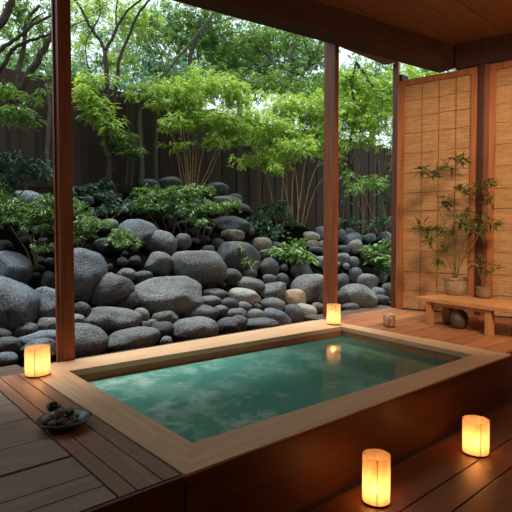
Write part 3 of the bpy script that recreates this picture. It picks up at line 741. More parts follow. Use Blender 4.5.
LIST = [
 (-14,250,30,290,'b',-8,'blue-grey boulder at the left photo edge, above the huge slanting one'),
 (-32,275,38,330,'b',-28,'huge slanting blue-grey boulder with a bright ridge at the left photo edge'),
 (29,286,64,320,'b',-16,'blue-grey boulder half hidden by the left side of the broad post'),
 (36,317,60,331,'g',-4,'flat oval stone wedged just left of the broad post, above the long slab'),
 (66,314,85,325,'l',0,'pale pebble peeping out just right of the broad post'),
 (14,322,39,338,'d',4,'small dark dome of rock below the huge slanting boulder'),
 (-10,328,12,341,'d',0,'dark stone at the left photo edge under the huge slanting boulder'),
 (-8,337,21,354,'d',2,'dark low rock at left edge, beside the top of the left lantern'),
 (17,330,62,347,'b',6,'long flat slab running behind the left lantern to the broad post'),
 (23,338,58,356,'b',0,'rounded grey rock rising directly behind the left lantern shade'),
 (-6,352,18,364,'b',0,'flat pale-topped stone at the left edge next to the sill'),
 (-4,240,13,251,'d',0,'dim stone in the shade at the left edge under the shrubs'),
 (41,271,57,291,'d',0,'dim upright stone in shade left of the broad post, above the half-hidden boulder'),
 (58,247,106,302,'b',-12,'tall blue-grey boulder emerging right of the broad post'),
 (84,271,133,306,'g',18,'grey boulder tilting up to the right, next to the tall blue-grey one'),
 (113,291,138,309,'d',12,'dark rounded stone under the tilted grey boulder'),
 (73,301,91,316,'d',-12,'small dark stone right of the broad post, above the pale pebble'),
 (84,306,141,331,'g',-3,'long loaf-shaped grey rock lying across the bank right of the post'),
 (57,323,108,358,'g',-4,'big rounded grey rock touching the sill right of the broad post'),
 (105,326,160,352,'g',10,'grey wedge-shaped rock against the back tub rim, second from the broad post'),
 (133,307,150,322,'l',-28,'small pale wedge leaning between the loaf-shaped rock and the big split boulder'),
 (117,268,136,281,'g',0,'small grey stone peeping over the top of the tilted boulder'),
 (133,270,153,285,'d',8,'dark stone above the left end of the big split boulder'),
 (132,275,203,315,'g',4,'big broad boulder with a split ridge in the middle of the bank'),
 (139,321,151,330,'d',0,'little dark stone below the pale leaning wedge'),
 (146,319,158,328,'g',0,'little grey stone right under the split boulder'),
 (117,218,159,248,'b',-6,'bluish boulder high on the bank behind the bright little shrub'),
 (143,229,177,255,'g',-8,'smooth grey boulder leaning on the bluish one high on the bank'),
 (145,251,174,276,'g',-4,'round grey boulder directly above the big split boulder'),
 (102,218,119,229,'g',-10,'small grey stone beside the shrub right of the post, high on the bank'),
 (94,238,122,252,'d',0,'dark low rock in front of the shrub, above the tall blue-grey boulder'),
 (170,248,227,288,'g',-6,'large pale-faced boulder with a pointed right shoulder, upper middle of the bank'),
 (216,240,260,275,'d',-8,'large dark boulder right of the pointed-shoulder one'),
 (212,215,251,234,'d',-6,'flat dark boulder high on the bank above the mossy one'),
 (220,229,245,241,'m',0,'brownish mossy stone sandwiched between two dark boulders'),
 (176,233,191,249,'g',4,'small rough stone under the stems of the bright shrub'),
 (201,245,216,256,'d',0,'small dark stone behind the pointed-shoulder boulder'),
 (211,238,225,249,'d',0,'small dark stone left of the flat dark boulder'),
 (222,268,242,286,'d',-8,'dark rock in the gap right of the pointed-shoulder boulder'),
 (203,288,228,299,'g',-4,'flat grey-green stone right of the big split boulder'),
 (197,295,221,307,'g',6,'flat stone wedged under the right end of the split boulder'),
 (228,287,261,306,'l',-12,'pale egg-shaped boulder in the middle right of the stone field'),
 (233,276,265,293,'g',-8,'grey stone leaning behind the pale egg-shaped boulder'),
 (177,302,218,322,'g',-8,'smooth oval grey rock in front of the split boulder'),
 (168,316,218,342,'g',6,'big smooth rock touching the middle of the back tub rim'),
 (152,310,178,325,'g',6,'rough grey stone left of the smooth oval rock'),
 (151,321,174,338,'d',4,'dark stone between the wedge rock and the big smooth rock at the rim'),
 (160,336,173,347,'g',0,'small stone against the rim just left of the big smooth rock'),
 (217,297,239,312,'d',4,'rough dark stone left of the pale egg-shaped boulder'),
 (213,305,229,316,'g',0,'small stone right above the rim between smooth rocks'),
 (222,308,243,319,'g',4,'low knobbly stone under the rough dark stone'),
 (215,317,243,335,'d',2,'knobbly dark rock against the rim right of the big smooth rock'),
 (257,281,287,299,'b',16,'slate-blue stone with a slanting top, left of the tan one'),
 (282,289,306,305,'t',0,'warm tan stone, the only beige one in the field'),
 (291,273,333,303,'g',4,'big flat-faced grey boulder passing behind the middle post'),
 (258,257,279,277,'d',6,'rough dark rock below the leafy ground plant'),
 (290,261,313,280,'d',-4,'dark rock above the flat-faced boulder near the middle post'),
 (275,273,289,286,'d',0,'dark little stone above the slate-blue one'),
 (262,274,277,284,'d',0,'dark little stone behind the slate-blue one'),
 (272,290,285,301,'g',8,'small grey stone squeezed between the slate-blue and tan stones'),
 (260,297,285,313,'g',-6,'rough knobbly stone under the slate-blue one'),
 (281,303,304,323,'d',-14,'black-sided angular stone in front of the tan one'),
 (294,303,317,317,'l',-14,'pale flat stone right of the black-sided angular one'),
 (247,309,265,322,'g',0,'round pale grey stone near the rim, centre right'),
 (262,308,292,327,'b',-22,'smooth slanting blue-grey rock against the rim left of the middle post'),
 (241,317,279,332,'d',4,'broken dark rock against the rim left of the slanting smooth one'),
 (227,315,248,332,'d',0,'dark rough stone against the rim in the centre'),
 (236,301,252,312,'g',-10,'small brownish-grey stone below the pale egg-shaped boulder'),
 (250,303,262,311,'d',0,'tiny dark stone right of the pale egg-shaped boulder'),
 (228,308,247,318,'g',0,'low flat grey stone behind the dark rough one at the rim'),
 (311,302,326,313,'g',0,'grey stone just left of the foot of the middle post'),
 (303,314,322,323,'d',0,'small dark stone at the rim next to the middle post'),
 (242,268,257,280,'d',0,'dark stone below the large dark boulder'),
 (303,231,320,241,'l',-8,'pale flat stone in the upper row left of the middle post'),
 (314,226,330,241,'b',-4,'bluish stone partly behind the middle post in the upper row'),
 (305,240,319,248,'m',0,'greenish stone under the pale flat one, upper row'),
 (317,240,330,249,'g',8,'small light stone against the left of the middle post'),
 (308,246,323,253,'d',-4,'dark flat stone in the upper heap left of the middle post'),
 (302,254,317,264,'d',0,'dark stone at the foot of the upper heap left of the middle post'),
 (313,256,328,268,'b',0,'bluish stone left of the middle post, above the flat-faced boulder'),
 (252,237,273,253,'m',0,'dim brown rock in shade behind the leafy ground plant'),
 (256,249,273,258,'g',4,'low grey-green stone left of the leafy ground plant'),
 (274,252,287,261,'g',10,'small grey stone among the leaves of the ground plant'),
 (226,193,242,204,'g',-8,'small stone on the crest of the bank, right of the bright shrub'),
 (230,202,251,211,'g',-12,'flat stone sloping down the crest right of the bright shrub'),
 (205,182,229,195,'d',4,'dark lens-shaped stone at the top of the bank behind the shrub'),
 (139,179,160,192,'d',0,'dim grey stone on the crest left of the stems'),
 (157,177,183,190,'d',0,'dim bluish stone on the crest against the fence'),
 (213,195,241,206,'g',-6,'long grey stone on the crest below the lens-shaped one'),
 (12,190,43,208,'b',-4,'lone bluish boulder high on the left among dark shrubs'),
 (120,199,141,215,'d',0,'dim rock behind the bright shrub, left side'),
 (342,232,362,248,'b',26,'bluish stone standing tilted on top of the right-hand heap'),
 (348,239,363,253,'l',24,'pale slanting stone leaning on the tilted bluish one'),
 (360,233,376,243,'g',14,'light flat stone on the right-hand heap beneath the small bamboo'),
 (378,231,393,246,'b',-6,'bluish round stone next to the slim dark post'),
 (336,245,350,254,'d',0,'flat dark stone right of the middle post, upper heap'),
 (335,253,351,265,'g',0,'grey flat stone right of the middle post'),
 (347,256,359,267,'g',6,'grey stone in the right-hand heap above the oval one'),
 (336,229,347,243,'d',0,'dim rock in shade just right of the middle post'),
 (344,228,355,240,'d',0,'dim rock at the back of the right-hand heap'),
 (359,245,373,258,'m',0,'brown-green stone in the middle of the right-hand heap'),
 (356,273,378,289,'g',-6,'smooth oval grey stone above the biggest rock of the right-hand bay'),
 (374,268,387,282,'g',-12,'egg-like grey stone beneath the ground cover at right'),
 (339,283,377,308,'g',-6,'biggest rounded rock in the bay right of the middle post'),
 (333,272,348,293,'d',-20,'dark rock leaning beside the middle post, right-hand bay'),
 (340,279,349,287,'l',10,'small pale stone on the shoulder of the biggest right-hand rock'),
 (371,287,385,299,'g',-8,'flat grey stone right of the biggest right-hand rock'),
 (374,294,389,305,'d',-8,'dark stone at the sill in the right-hand bay'),
 (382,282,396,299,'l',18,'pale bluish rock cut off by the slim dark post'),
 (335,290,350,304,'d',0,'dark rounded stone behind the small lantern'),
 (341,303,359,311,'d',0,'low dark stone on the sill under the biggest right-hand rock'),
 (349,267,363,283,'d',0,'dark stone left of the smooth oval one, right-hand bay'),
]
for r in LIST: rock(*r)

# smaller stones fill the gaps; each is its own object, copied from a few shapes
protos = {}
frng = random.Random(21)
def filler(px, py, s, zone):
    p, Db = terr_hit(px, py)
    if p[1] > 6.05: return
    tone = frng.choice('ggdbdd' if zone != 'rim' else 'ggdbl'); k = (tone, frng.randrange(3))
    if k not in protos:
        bm = rock_mesh(900+len(protos), 3); me = bpy.data.meshes.new('garden_stone'); bm.to_mesh(me); bm.free()
        me.materials.append(TONE[tone]); me.polygons.foreach_set('use_smooth', [True]*len(me.polygons)); protos[k] = me
    o = bpy.data.objects.new('garden_stone', protos[k]); COL.objects.link(o)
    w = s/F*Db/2
    o.location = (p[0], p[1], p[2]+w*.35)
    o.scale = (w*frng.uniform(.9, 1.25), w*frng.uniform(.8, 1.1), w*frng.uniform(.6, .85))
    o.rotation_euler = (frng.uniform(-.4, .1), frng.uniform(-.3, .3), frng.uniform(0, 6.2))
    lab = {'left': 'small stone filling a gap in the bank left of the broad post',
           'rim': 'small stone in the gaps of the stone field behind the back tub rim',
           'upper': 'small dim stone between the boulders high on the bank',
           'bay': 'small stone in the heap of the bay right of the middle post'}[zone]
    tag(o, lab, 'stone', {'left': 'gap stones left of the post', 'rim': 'gap stones behind the rim', 'upper': 'gap stones high on the bank', 'bay': 'gap stones of the right bay'}[zone])
    ROCKS.append((px, py, s*.5, s*.38))
tries = 0; placed = 0
while tries < 9000 and placed < 210:
    tries += 1
    px = frng.uniform(-4, 394); py = frng.uniform(200, 352)
    line = 359-(px-60)*.157
    if py > line-1: continue
    if px > 330: s = frng.uniform(7, 12)
    elif py > 285: s = frng.uniform(6, 11)
    else: s = frng.uniform(8, 14)
    if px < 250 and py < 240 and frng.random() < .7: continue
    if 250 < px < 300 and py < 245: continue
    if px > 330 and py < 238: continue
    if px < 165 and py < 262 and frng.random() < .8: continue
    if 300 <= px <= 330 and py < 246: continue
    if any(((px-c[0])/(c[2]+s*.36))**2+((py-c[1])/(c[3]+s*.30))**2 < 1 for c in ROCKS): continue
    zone = 'left' if px < 56 else 'bay' if px > 334 else 'rim' if py > 283 else 'upper'
    filler(px, py, s, zone); placed += 1

# ------------------------------------------------------------------ foliage
L_BRIGHT = leafmat('spring_leaf', (114, 150, 56), (190, 214, 108), .46)
L_MID    = leafmat('green_leaf', (72, 108, 52), (130, 162, 84), .4)
L_SHRUB  = leafmat('shrub_leaf', (60, 96, 46), (116, 150, 78), .30)
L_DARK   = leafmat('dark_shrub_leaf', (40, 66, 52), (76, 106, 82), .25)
L_FARHAZE    = leafmat('hazed_leaf', (96, 136, 92), (152, 184, 132), .45)  # paler green, background haze put into the leaf colour
L_BLUEHAZE   = leafmat('hazed_dark_leaf', (74, 116, 92), (116, 154, 124), .42)  # pale blue-green, distance haze painted into the leaves
BARK     = plain('dark_bark', (64, 56, 48), .9, .1, 30, .3, .5)
BARKL    = plain('tan_cane', (128, 104, 74), .8, .15, 30, .25, .3)
BARKF    = plain('grey_bark', (84, 82, 74), .9, .1, 30, .25, .3)

nprs = np.random.RandomState(17)
def sprays(c, rad, n, L, nl=7, W=.27, flat=.35, droop=.35, shell=.5):
    """n leaf sprays in the ellipsoid with centre c and radii rad (right, forward, up)"""
    u = nprs.normal(0, 1, (n, 3)); u /= np.linalg.norm(u, axis=1)[:, None]
    rr_ = nprs.uniform(0, 1, n)**shell
    q = u*rr_[:, None]
    # lumps: a soft uneven outline instead of a clean ellipsoid
    q *= (1+.22*np.sin(5*q[:, :1]+3*q[:, 1:2]+c[0]*7)+.12*np.sin(11*q[:, :1]+c[1]*5))
    pos = np.array(c) + q[:, :1]*rad[0]*RT + q[:, 1:2]*rad[1]*FH + q[:, 2:3]*rad[2]*np.array([0, 0, 1.0])
    out = q[:, :1]*RT + q[:, 1:2]*FH + nprs.normal(0, .35, (n, 3)); out[:, 2] = nprs.normal(-.05, .18, n)
    out /= np.linalg.norm(out, axis=1)[:, None]
    b = np.repeat(pos, nl, axis=0); o = np.repeat(out, nl, axis=0)
    az = np.tile(np.linspace(-1.25, 1.25, nl), n)+nprs.normal(0, .18, n*nl)
    ca, sa = np.cos(az), np.sin(az)
    d = np.stack([o[:, 0]*ca-o[:, 1]*sa, o[:, 0]*sa+o[:, 1]*ca, o[:, 2]+nprs.normal(-.12, flat*.5, n*nl)], axis=1)
    d /= np.linalg.norm(d, axis=1)[:, None]
    b = b + nprs.normal(0, L*.22, b.shape)
    Ls = L*nprs.uniform(.7, 1.25, n*nl)
    return leaf_quads(b, d, Ls, Ls*W*nprs.uniform(.8, 1.2, n*nl), droop*.6, nprs, .12)

def pad(px, py, w, h, D, L=.09, dens=1.0, dep=None, **kw):
    c = at(px, py, D); a = w/2/F*D; b = h/2/F*D
    n = int(max(8, dens*w*h/ (L/D*F)**2 * 3.6))
    return sprays(c, (a, dep if dep else max(.25, min(a*.7, 1.0)), b), n, L, **kw)

def tree(name, label, cat, D, trunks, pads, leaf, bark, group, base=None, extra_mat=None, seed=1):
    """trunks: (pixel path with per-point depth offsets, start radius, end radius); pads: foliage masses"""
    rg = random.Random(seed)
    b = trunks[0][0][0] if trunks else None
    P0 = Vector(base) if base is not None else Vector(at(b[0], b[1], D))
    t = thing(name, label, cat, P0, group)
    for i, (pts, r0, r1) in enumerate(trunks):
        P = smooth_path([at(p[0], p[1], D+(p[2] if len(p) > 2 else 0)) for p in pts], 5, r0*.25, rg)
        bm = bmesh.new(); n = len(P); bm_tube(bm, P, [r0+(r1-r0)*k/(n-1) for k in range(n)], 7)
        from_bm('trunk' if r0 > .03 else 'stem' if r0 > .009 and cat != 'tree' else 'branch', bm, bark, t, smooth=True)
    if pads:
        quads('foliage', np.concatenate([pad(*p[:5], **(p[5] if len(p) > 5 else {})) for p in pads]), leaf, t, smooth=False)
    return t

# --- the dark leaning tree at far left
tree('garden_tree', 'dark crooked tree leaning across the far left, against the fence', 'tree', 5.9, [
  ([(-8, 150), (-2, 122), (8, 108), (24, 82), (40, 56), (53, 34), (64, 14)], .055, .030),
  ([(17, 90), (20, 62, .1), (25, 40, .2), (26, 22, .2), (40, 5, .2)], .032, .018),
  ([(-6, 78, .2), (4, 64, .1), (12, 50, .1), (26, 42, .1), (50, 34, .1), (60, 30, .1)], .030, .012),
  ([(-6, 56), (8, 44), (22, 34), (34, 24), (50, 16), (60, 6)], .026, .012),
  ([(-6, 32), (4, 18), (10, 4), (14, -10)], .05, .04),
  ([(25, 36, .2), (33, 20, .1), (46, 12, .1)], .016, .008),
  ], [(22, 115, 34, 22, 5.7, dict(L=.10)), (2, 88, 26, 18, 5.6, dict(L=.10)), (28, 97, 20, 10, 5.7, dict(L=.10)), (4, 112, 18, 12, 5.5, dict(L=.10)),
      (22, 8, 74, 34, 6.3, dict(L=.07, dens=.6)), (45, 30, 30, 30, 6.2, dict(L=.07, dens=.5)), (5, 30, 30, 30, 6.4, dict(L=.07, dens=.4)), (30, 56, 50, 30, 6.4, dict(L=.07, dens=.3)), (47, 88, 16, 14, 5.8, dict(L=.09, dens=.7))],
  L_MID, BARK, 'garden trees', base=(*at(-8, 150, 5.9)[:2], terr(*at(-8, 150, 5.9)[:2])-.05), seed=4)

# --- forked tree just right of the broad post
tree('garden_tree', 'slender dark tree with a high fork, just right of the broad post', 'tree', 8.0, [
  ([(108, 186), (109, 160), (106, 120), (107, 85), (105, 52)], .05, .035),
  ([(105, 52), (100, 40), (90, 27), (82, 10), (70, -6)], .03, .018),
  ([(105, 52), (113, 36), (121, 20), (130, 8), (150, -6)], .028, .015),
  ([(112, 175, .2), (113, 118, .2), (117, 85, .2), (120, 58, .2), (130, 34, .2), (138, 14, .2), (152, -2, .2)], .035, .018),
  ([(106, 110), (96, 86), (88, 66), (86, 44), (92, 30)], .014, .008),
  ([(117, 30, 0), (116, 12, .1), (118, -6, .1)], .016, .01),
  ([(92, 30), (100, 14), (98, -4)], .014, .008), ([(86, 20), (76, 24), (66, 30)], .012, .006),
  ], [(93, 78, 44, 10, 7.8, dict(L=.12)), (90, 100, 40, 24, 7.7, dict(L=.12)), (100, 116, 34, 18, 7.7, dict(L=.12)), (82, 90, 26, 14, 7.6, dict(L=.12)), (110, 124, 20, 12, 7.6, dict(L=.12)),
      (100, 4, 80, 38, 8.3, dict(L=.08, dens=.5)), (80, 40, 36, 40, 8.4, dict(L=.08, dens=.28)), (135, 22, 50, 44, 8.5, dict(L=.08, dens=.45)), (120, 60, 40, 30, 8.6, dict(L=.08, dens=.3))],
  L_BRIGHT, BARK, 'garden trees', seed=6)
tree('young_bamboo', 'low fan of mid-green leaves on thin canes against the fence, left of the bright clumps', 'bamboo', 8.3, [
  ([(126, 186), (127, 160), (124, 140)], .012, .007), ([(131, 186), (133, 165), (134, 146)], .012, .006)],
  [(122, 135, 34, 14, 8.1, dict(L=.11)), (126, 150, 36, 14, 8.1, dict(L=.11)), (114, 142, 20, 14, 8.1, dict(L=.11, dens=.7))], L_MID, BARKF, 'bamboo clumps', seed=2)

# --- thin trunks and the diagonal branch
tree('garden_tree', 'thin bare leaning tree whose dark branch crosses diagonally below the eave', 'tree', 8.6, [
  ([(141, 186), (141, 150), (140, 118), (142, 98)], .05, .035),
  ([(142, 98), (148, 86), (166, 72), (180, 55), (196, 36), (210, 18), (222, 4)], .030, .018),
  ([(196, 36), (208, 26), (224, 21), (236, 16)], .014, .007), ([(166, 72), (158, 48), (150, 30), (152, 8)], .014, .008),
  ([(157, 186, .3), (156, 150, .3), (159, 110, .3), (158, 80, .3)], .034, .022), ([(50, 180, -1.6), (47, 150, -1.6), (50, 112, -1.6), (46, 84, -1.6)], .026, .02)],
  [(160, 30, 36, 18, 8.8, dict(L=.08, dens=.2)), (225, 14, 40, 14, 8.8, dict(L=.08, dens=.25))], L_MID, BARKF, 'garden trees', seed=9)

# --- the two bright clumps in the middle
DA = 8.7
tree('bamboo_clump', 'bright green layered bamboo clump in the centre left of the garden', 'bamboo', DA, [
  ([(183, 188), (178, 160), (171, 135), (160, 118)], .013, .007), ([(187, 188), (185, 160), (181, 135), (176, 110)], .014, .007),
  ([(190, 188), (190, 160), (188, 130), (190, 100)], .016, .008), ([(194, 188), (196, 160), (196, 130), (200, 100)], .014, .007),
  ([(197, 188), (200, 165), (205, 145), (212, 125)], .013, .007), ([(199, 188), (208, 170), (216, 150), (219, 140)], .012, .007),
  ([(186, 188, .2), (182, 165, .2), (176, 145, .2), (172, 128, .2)], .011, .006), ([(192, 188, -.1), (193, 160, -.1), (193, 135, -.1)], .014, .009),
  ([(201, 189, .1), (211, 172, .1), (218, 155, .1), (230, 140, .1)], .010, .006), ([(189, 188, -.2), (186, 150, -.2), (182, 128, -.2)], .012, .007)],
  [(140, 93, 44, 14, 8.4, {}), (168, 90, 56, 24, 8.5, {}), (205, 88, 76, 32, 8.8, {}), (232, 96, 40, 30, 9.0, {}), (160, 105, 30, 10, 8.3, dict(dens=.8)), (185, 103, 60, 18, 8.6, {}),
   (176, 123, 34, 14, 8.2, {}), (205, 118, 70, 24, 8.5, {}), (230, 128, 40, 28, 8.7, {}), (215, 140, 30, 16, 8.4, dict(dens=.8)), (180, 145, 44, 8, 8.3, dict(dens=.5)), (166, 126, 16, 10, 8.1, {})],
  L_BRIGHT, BARKL, 'bamboo clumps', seed=3)
DB = 9.6
tree('bamboo_clump', 'bright green bamboo clump with fanning canes, just left of the middle post', 'bamboo', DB, [
  ([(296, 236), (290, 210), (283, 180), (280, 150)], .014, .008), ([(298, 238), (298, 205), (296, 175), (292, 140)], .015, .008),
  ([(293, 236), (292, 200), (294, 170), (302, 140)], .014, .008), ([(300, 236), (306, 200), (313, 175), (320, 160)], .013, .007),
  ([(295, 236), (300, 200), (304, 170), (310, 140)], .014, .007), ([(302, 236, .2), (310, 205, .2), (318, 185, .2), (330, 172, .2)], .011, .006),
  ([(277, 232, .2), (272, 200, .2), (266, 175, .2), (258, 155, .2)], .016, .009), ([(282, 232, .4), (282, 195, .4), (284, 160, .4)], .014, .009), ([(288, 236, .3), (287, 200, .3), (286, 165, .3)], .013, .008)],
  [(288, 108, 90, 34, 10.2, {}), (315, 120, 50, 50, 10.0, {}), (250, 118, 50, 24, 9.2, {}), (240, 132, 46, 14, 9.0, {}), (228, 140, 30, 16, 8.9, {}), (270, 132, 70, 34, 9.6, {}),
   (290, 148, 54, 20, 9.2, {}), (270, 160, 40, 22, 9.2, {}), (305, 146, 40, 22, 9.6, {}), (318, 140, 26, 40, 9.8, dict(dens=.8)), (245, 160, 30, 16, 9.4, dict(dens=.5)), (276, 170, 20, 14, 9.0, {})],
  L_BRIGHT, BARKL, 'bamboo clumps', seed=8)

# --- right-hand bay
tree('garden_tree', 'bushy bright tree filling the opening between the middle post and the blind', 'tree', 11.3, [
  ([(352, 226), (352, 190), (350, 150), (356, 110)], .05, .03), ([(356, 62), (366, 76), (378, 94), (392, 112), (402, 130)], .035, .022), ([(356, 112), (352, 86), (356, 62)], .03, .02), ([(390, 226, .3), (388, 190, .3), (390, 150, .3)], .02, .012)],
  [(362, 90, 56, 34, 11.5, dict(L=.14)), (378, 108, 44, 34, 11.2, dict(L=.14)), (346, 112, 30, 36, 11.2, dict(L=.14)), (362, 126, 70, 30, 11.2, dict(L=.12)), (364, 140, 60, 14, 11.0, dict(L=.12, dens=.7)), (392, 90, 24, 50, 11.4, dict(L=.14)), (350, 78, 30, 16, 11.4, dict(L=.13)), (396, 140, 16, 60, 10.8, dict(L=.12, dens=.5)), (340, 150, 14, 40, 10.8, dict(L=.12, dens=.4)), (420, 78, 50, 40, 11.5, dict(L=.14, dens=.7))],
  L_BRIGHT, BARK, 'garden trees', seed=12)
tree('cane_thicket', 'thicket of thin bare canes against the fence in the bay right of the middle post', 'bamboo', 11.6,
  [([(338+i*5.4+random.Random(i).uniform(-2, 2), 232, random.Random(i+50).uniform(-.3, .4)), (338+i*5.4+random.Random(i+9).uniform(-5, 5), 185), (338+i*5.4+random.Random(i+20).uniform(-9, 9), 138)], .011, .006) for i in range(11)],
  [(350, 200, 20, 14, 11.4, dict(L=.10, dens=.25)), (386, 190, 20, 40, 11.4, dict(L=.10, dens=.3)), (344, 168, 16, 30, 11.4, dict(L=.10, dens=.3))], L_DARK, BARKL, 'bamboo clumps', seed=14)
tree('young_bamboo', 'little arching bamboo above the heap in the bay right of the middle post', 'bamboo', 9.9, [
  ([(362, 236), (362, 215), (356, 196), (352, 184)], .010, .006), ([(377, 234), (372, 215), (366, 200), (362, 188)], .012, .006), ([(363, 236, .1), (365, 210, .1), (368, 188, .1)], .010, .006), ([(386, 234, .1), (384, 212, .1), (380, 192, .1)], .009, .005)],
  [(366, 185, 34, 10, 9.8, dict(L=.13)), (356, 189, 20, 8, 9.7, dict(L=.12)), (376, 181, 26, 10, 9.9, dict(L=.12)), (350, 176, 24, 14, 10.1, dict(L=.12, dens=.35))], L_MID, BARKL, 'bamboo clumps', seed=5)

# --- shrubs on the bank
def shrub(name, label, D, stems, pads, leaf, bark=BARKL, seed=1): return tree(name, label, 'shrub', D, [(s, .010, .005) for s in stems], pads, leaf, bark, 'shrubs on the bank', seed=seed)
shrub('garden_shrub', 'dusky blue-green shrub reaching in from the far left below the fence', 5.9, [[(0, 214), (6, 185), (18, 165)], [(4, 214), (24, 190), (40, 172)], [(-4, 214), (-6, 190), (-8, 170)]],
  [(10, 156, 34, 12, 5.8, dict(L=.10)), (30, 166, 42, 16, 5.8, dict(L=.10)), (46, 174, 24, 14, 5.8, dict(L=.10)), (8, 178, 36, 12, 5.7, dict(L=.10)), (-6, 168, 24, 30, 5.8, dict(L=.10))], L_DARK, seed=21)
shrub('garden_shrub', 'wide green shrub on thin stems below the lone bluish boulder at left', 5.3, [[(36, 274), (32, 245), (22, 225)], [(36, 274), (38, 250), (44, 228)], [(34, 274), (26, 250), (10, 226)], [(38, 274), (34, 240), (32, 215)]],
  [(10, 204, 40, 18, 5.3, dict(L=.052)), (36, 212, 44, 18, 5.2, dict(L=.052)), (20, 220, 44, 12, 5.2, dict(L=.052)), (48, 202, 22, 20, 5.3, dict(L=.052)), (40, 228, 40, 9, 5.1, dict(L=.052, dens=.8)), (46, 246, 18, 12, 5.1, dict(L=.052, dens=.7)), (2, 190, 24, 14, 5.5, dict(L=.052))], L_SHRUB, seed=22)
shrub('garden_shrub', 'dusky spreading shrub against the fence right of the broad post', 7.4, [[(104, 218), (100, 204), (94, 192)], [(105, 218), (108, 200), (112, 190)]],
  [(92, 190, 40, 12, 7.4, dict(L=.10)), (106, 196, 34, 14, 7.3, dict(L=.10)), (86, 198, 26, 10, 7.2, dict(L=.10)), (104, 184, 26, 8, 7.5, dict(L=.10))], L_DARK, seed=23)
shrub('garden_shrub', 'yellow-green shrub showing from behind the right side of the broad post', 5.9, [[(78, 252), (76, 235), (72, 218)], [(80, 252), (86, 238), (92, 226)]],
  [(74, 205, 30, 12, 5.9, dict(L=.056)), (80, 214, 24, 10, 5.8, dict(L=.056)), (86, 224, 40, 14, 5.7, dict(L=.056)), (78, 234, 34, 12, 5.7, dict(L=.056)), (100, 222, 18, 8, 5.7, dict(L=.056))], L_SHRUB, seed=24)
shrub('garden_shrub', 'small bright shrub in front of the bluish boulder high on the bank', 6.3, [[(126, 264), (126, 254), (122, 244)], [(127, 264), (132, 252), (134, 244)]],
  [(122, 236, 28, 10, 6.3, dict(L=.056)), (130, 242, 24, 8, 6.2, dict(L=.056)), (118, 244, 26, 8, 6.1, dict(L=.056, dens=.9)), (124, 230, 14, 6, 6.3, dict(L=.056))], L_SHRUB, seed=25)
shrub('garden_shrub', 'broad bright shrub on many thin stems crowning the middle of the bank', 7.3, [[(168, 236), (164, 222), (158, 208)], [(172, 238), (176, 220), (178, 205)], [(186, 246), (186, 226), (188, 208)], [(194, 248), (200, 228), (208, 212)], [(200, 248), (204, 232), (204, 218)], [(190, 248), (180, 230), (172, 214)], [(204, 244), (214, 226), (224, 210)], [(166, 236), (156, 224), (148, 212)]],
  [(155, 194, 40, 18, 7.3, dict(L=.062)), (180, 194, 44, 18, 7.4, dict(L=.062)), (200, 190, 28, 12, 7.5, dict(L=.062)), (170, 206, 48, 14, 7.2, dict(L=.062)), (205, 206, 40, 16, 7.3, dict(L=.062)), (228, 206, 30, 12, 7.5, dict(L=.062)), (146, 206, 24, 16, 7.1, dict(L=.062, dens=.8)), (202, 222, 26, 8, 7.1, dict(L=.062)), (190, 214, 30, 10, 7.2, dict(L=.062, dens=.7))], L_SHRUB, seed=26)
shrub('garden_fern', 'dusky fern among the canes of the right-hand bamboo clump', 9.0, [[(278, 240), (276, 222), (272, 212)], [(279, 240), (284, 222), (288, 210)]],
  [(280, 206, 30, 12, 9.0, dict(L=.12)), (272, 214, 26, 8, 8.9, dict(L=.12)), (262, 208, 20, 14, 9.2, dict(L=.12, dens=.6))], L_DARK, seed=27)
shrub('ground_plant', 'broad-leaved low plant between the dark boulder and the middle post', 7.7, [[(294, 262), (290, 252), (284, 246)], [(295, 262), (298, 250), (302, 242)]],
  [(292, 243, 24, 10, 7.7, dict(L=.14, W=.4)), (280, 250, 26, 10, 7.6, dict(L=.14, W=.4)), (300, 252, 30, 12, 7.6, dict(L=.14, W=.4)), (308, 258, 16, 10, 7.5, dict(L=.13, W=.4)), (290, 256, 24, 8, 7.5, dict(L=.13, W=.4))], L_SHRUB, seed=28)
shrub('ground_plant', 'small-leaved ground cover spilling over stones left of the slim dark post', 8.2, [[(384, 276), (382, 262), (378, 252)], [(386, 276), (388, 262), (390, 250)]],
  [(380, 256, 26, 18, 8.2, dict(L=.09, W=.5)), (386, 266, 18, 16, 8.1, dict(L=.09, W=.5)), (372, 250, 16, 10, 8.3, dict(L=.09, W=.5)), (388, 246, 12, 12, 8.4, dict(L=.09, W=.5))], L_SHRUB, seed=29)
shrub('ground_plant', 'sparse creeping sprig on the large dark boulder', 7.0, [[(246, 272), (240, 258), (236, 248)], [(246, 272), (254, 266), (260, 262)]],
  [(240, 248, 14, 8, 6.75, dict(L=.07, dens=.5, dep=.1)), (250, 262, 18, 6, 6.65, dict(L=.07, dens=.5, dep=.1))], L_SHRUB, seed=30)

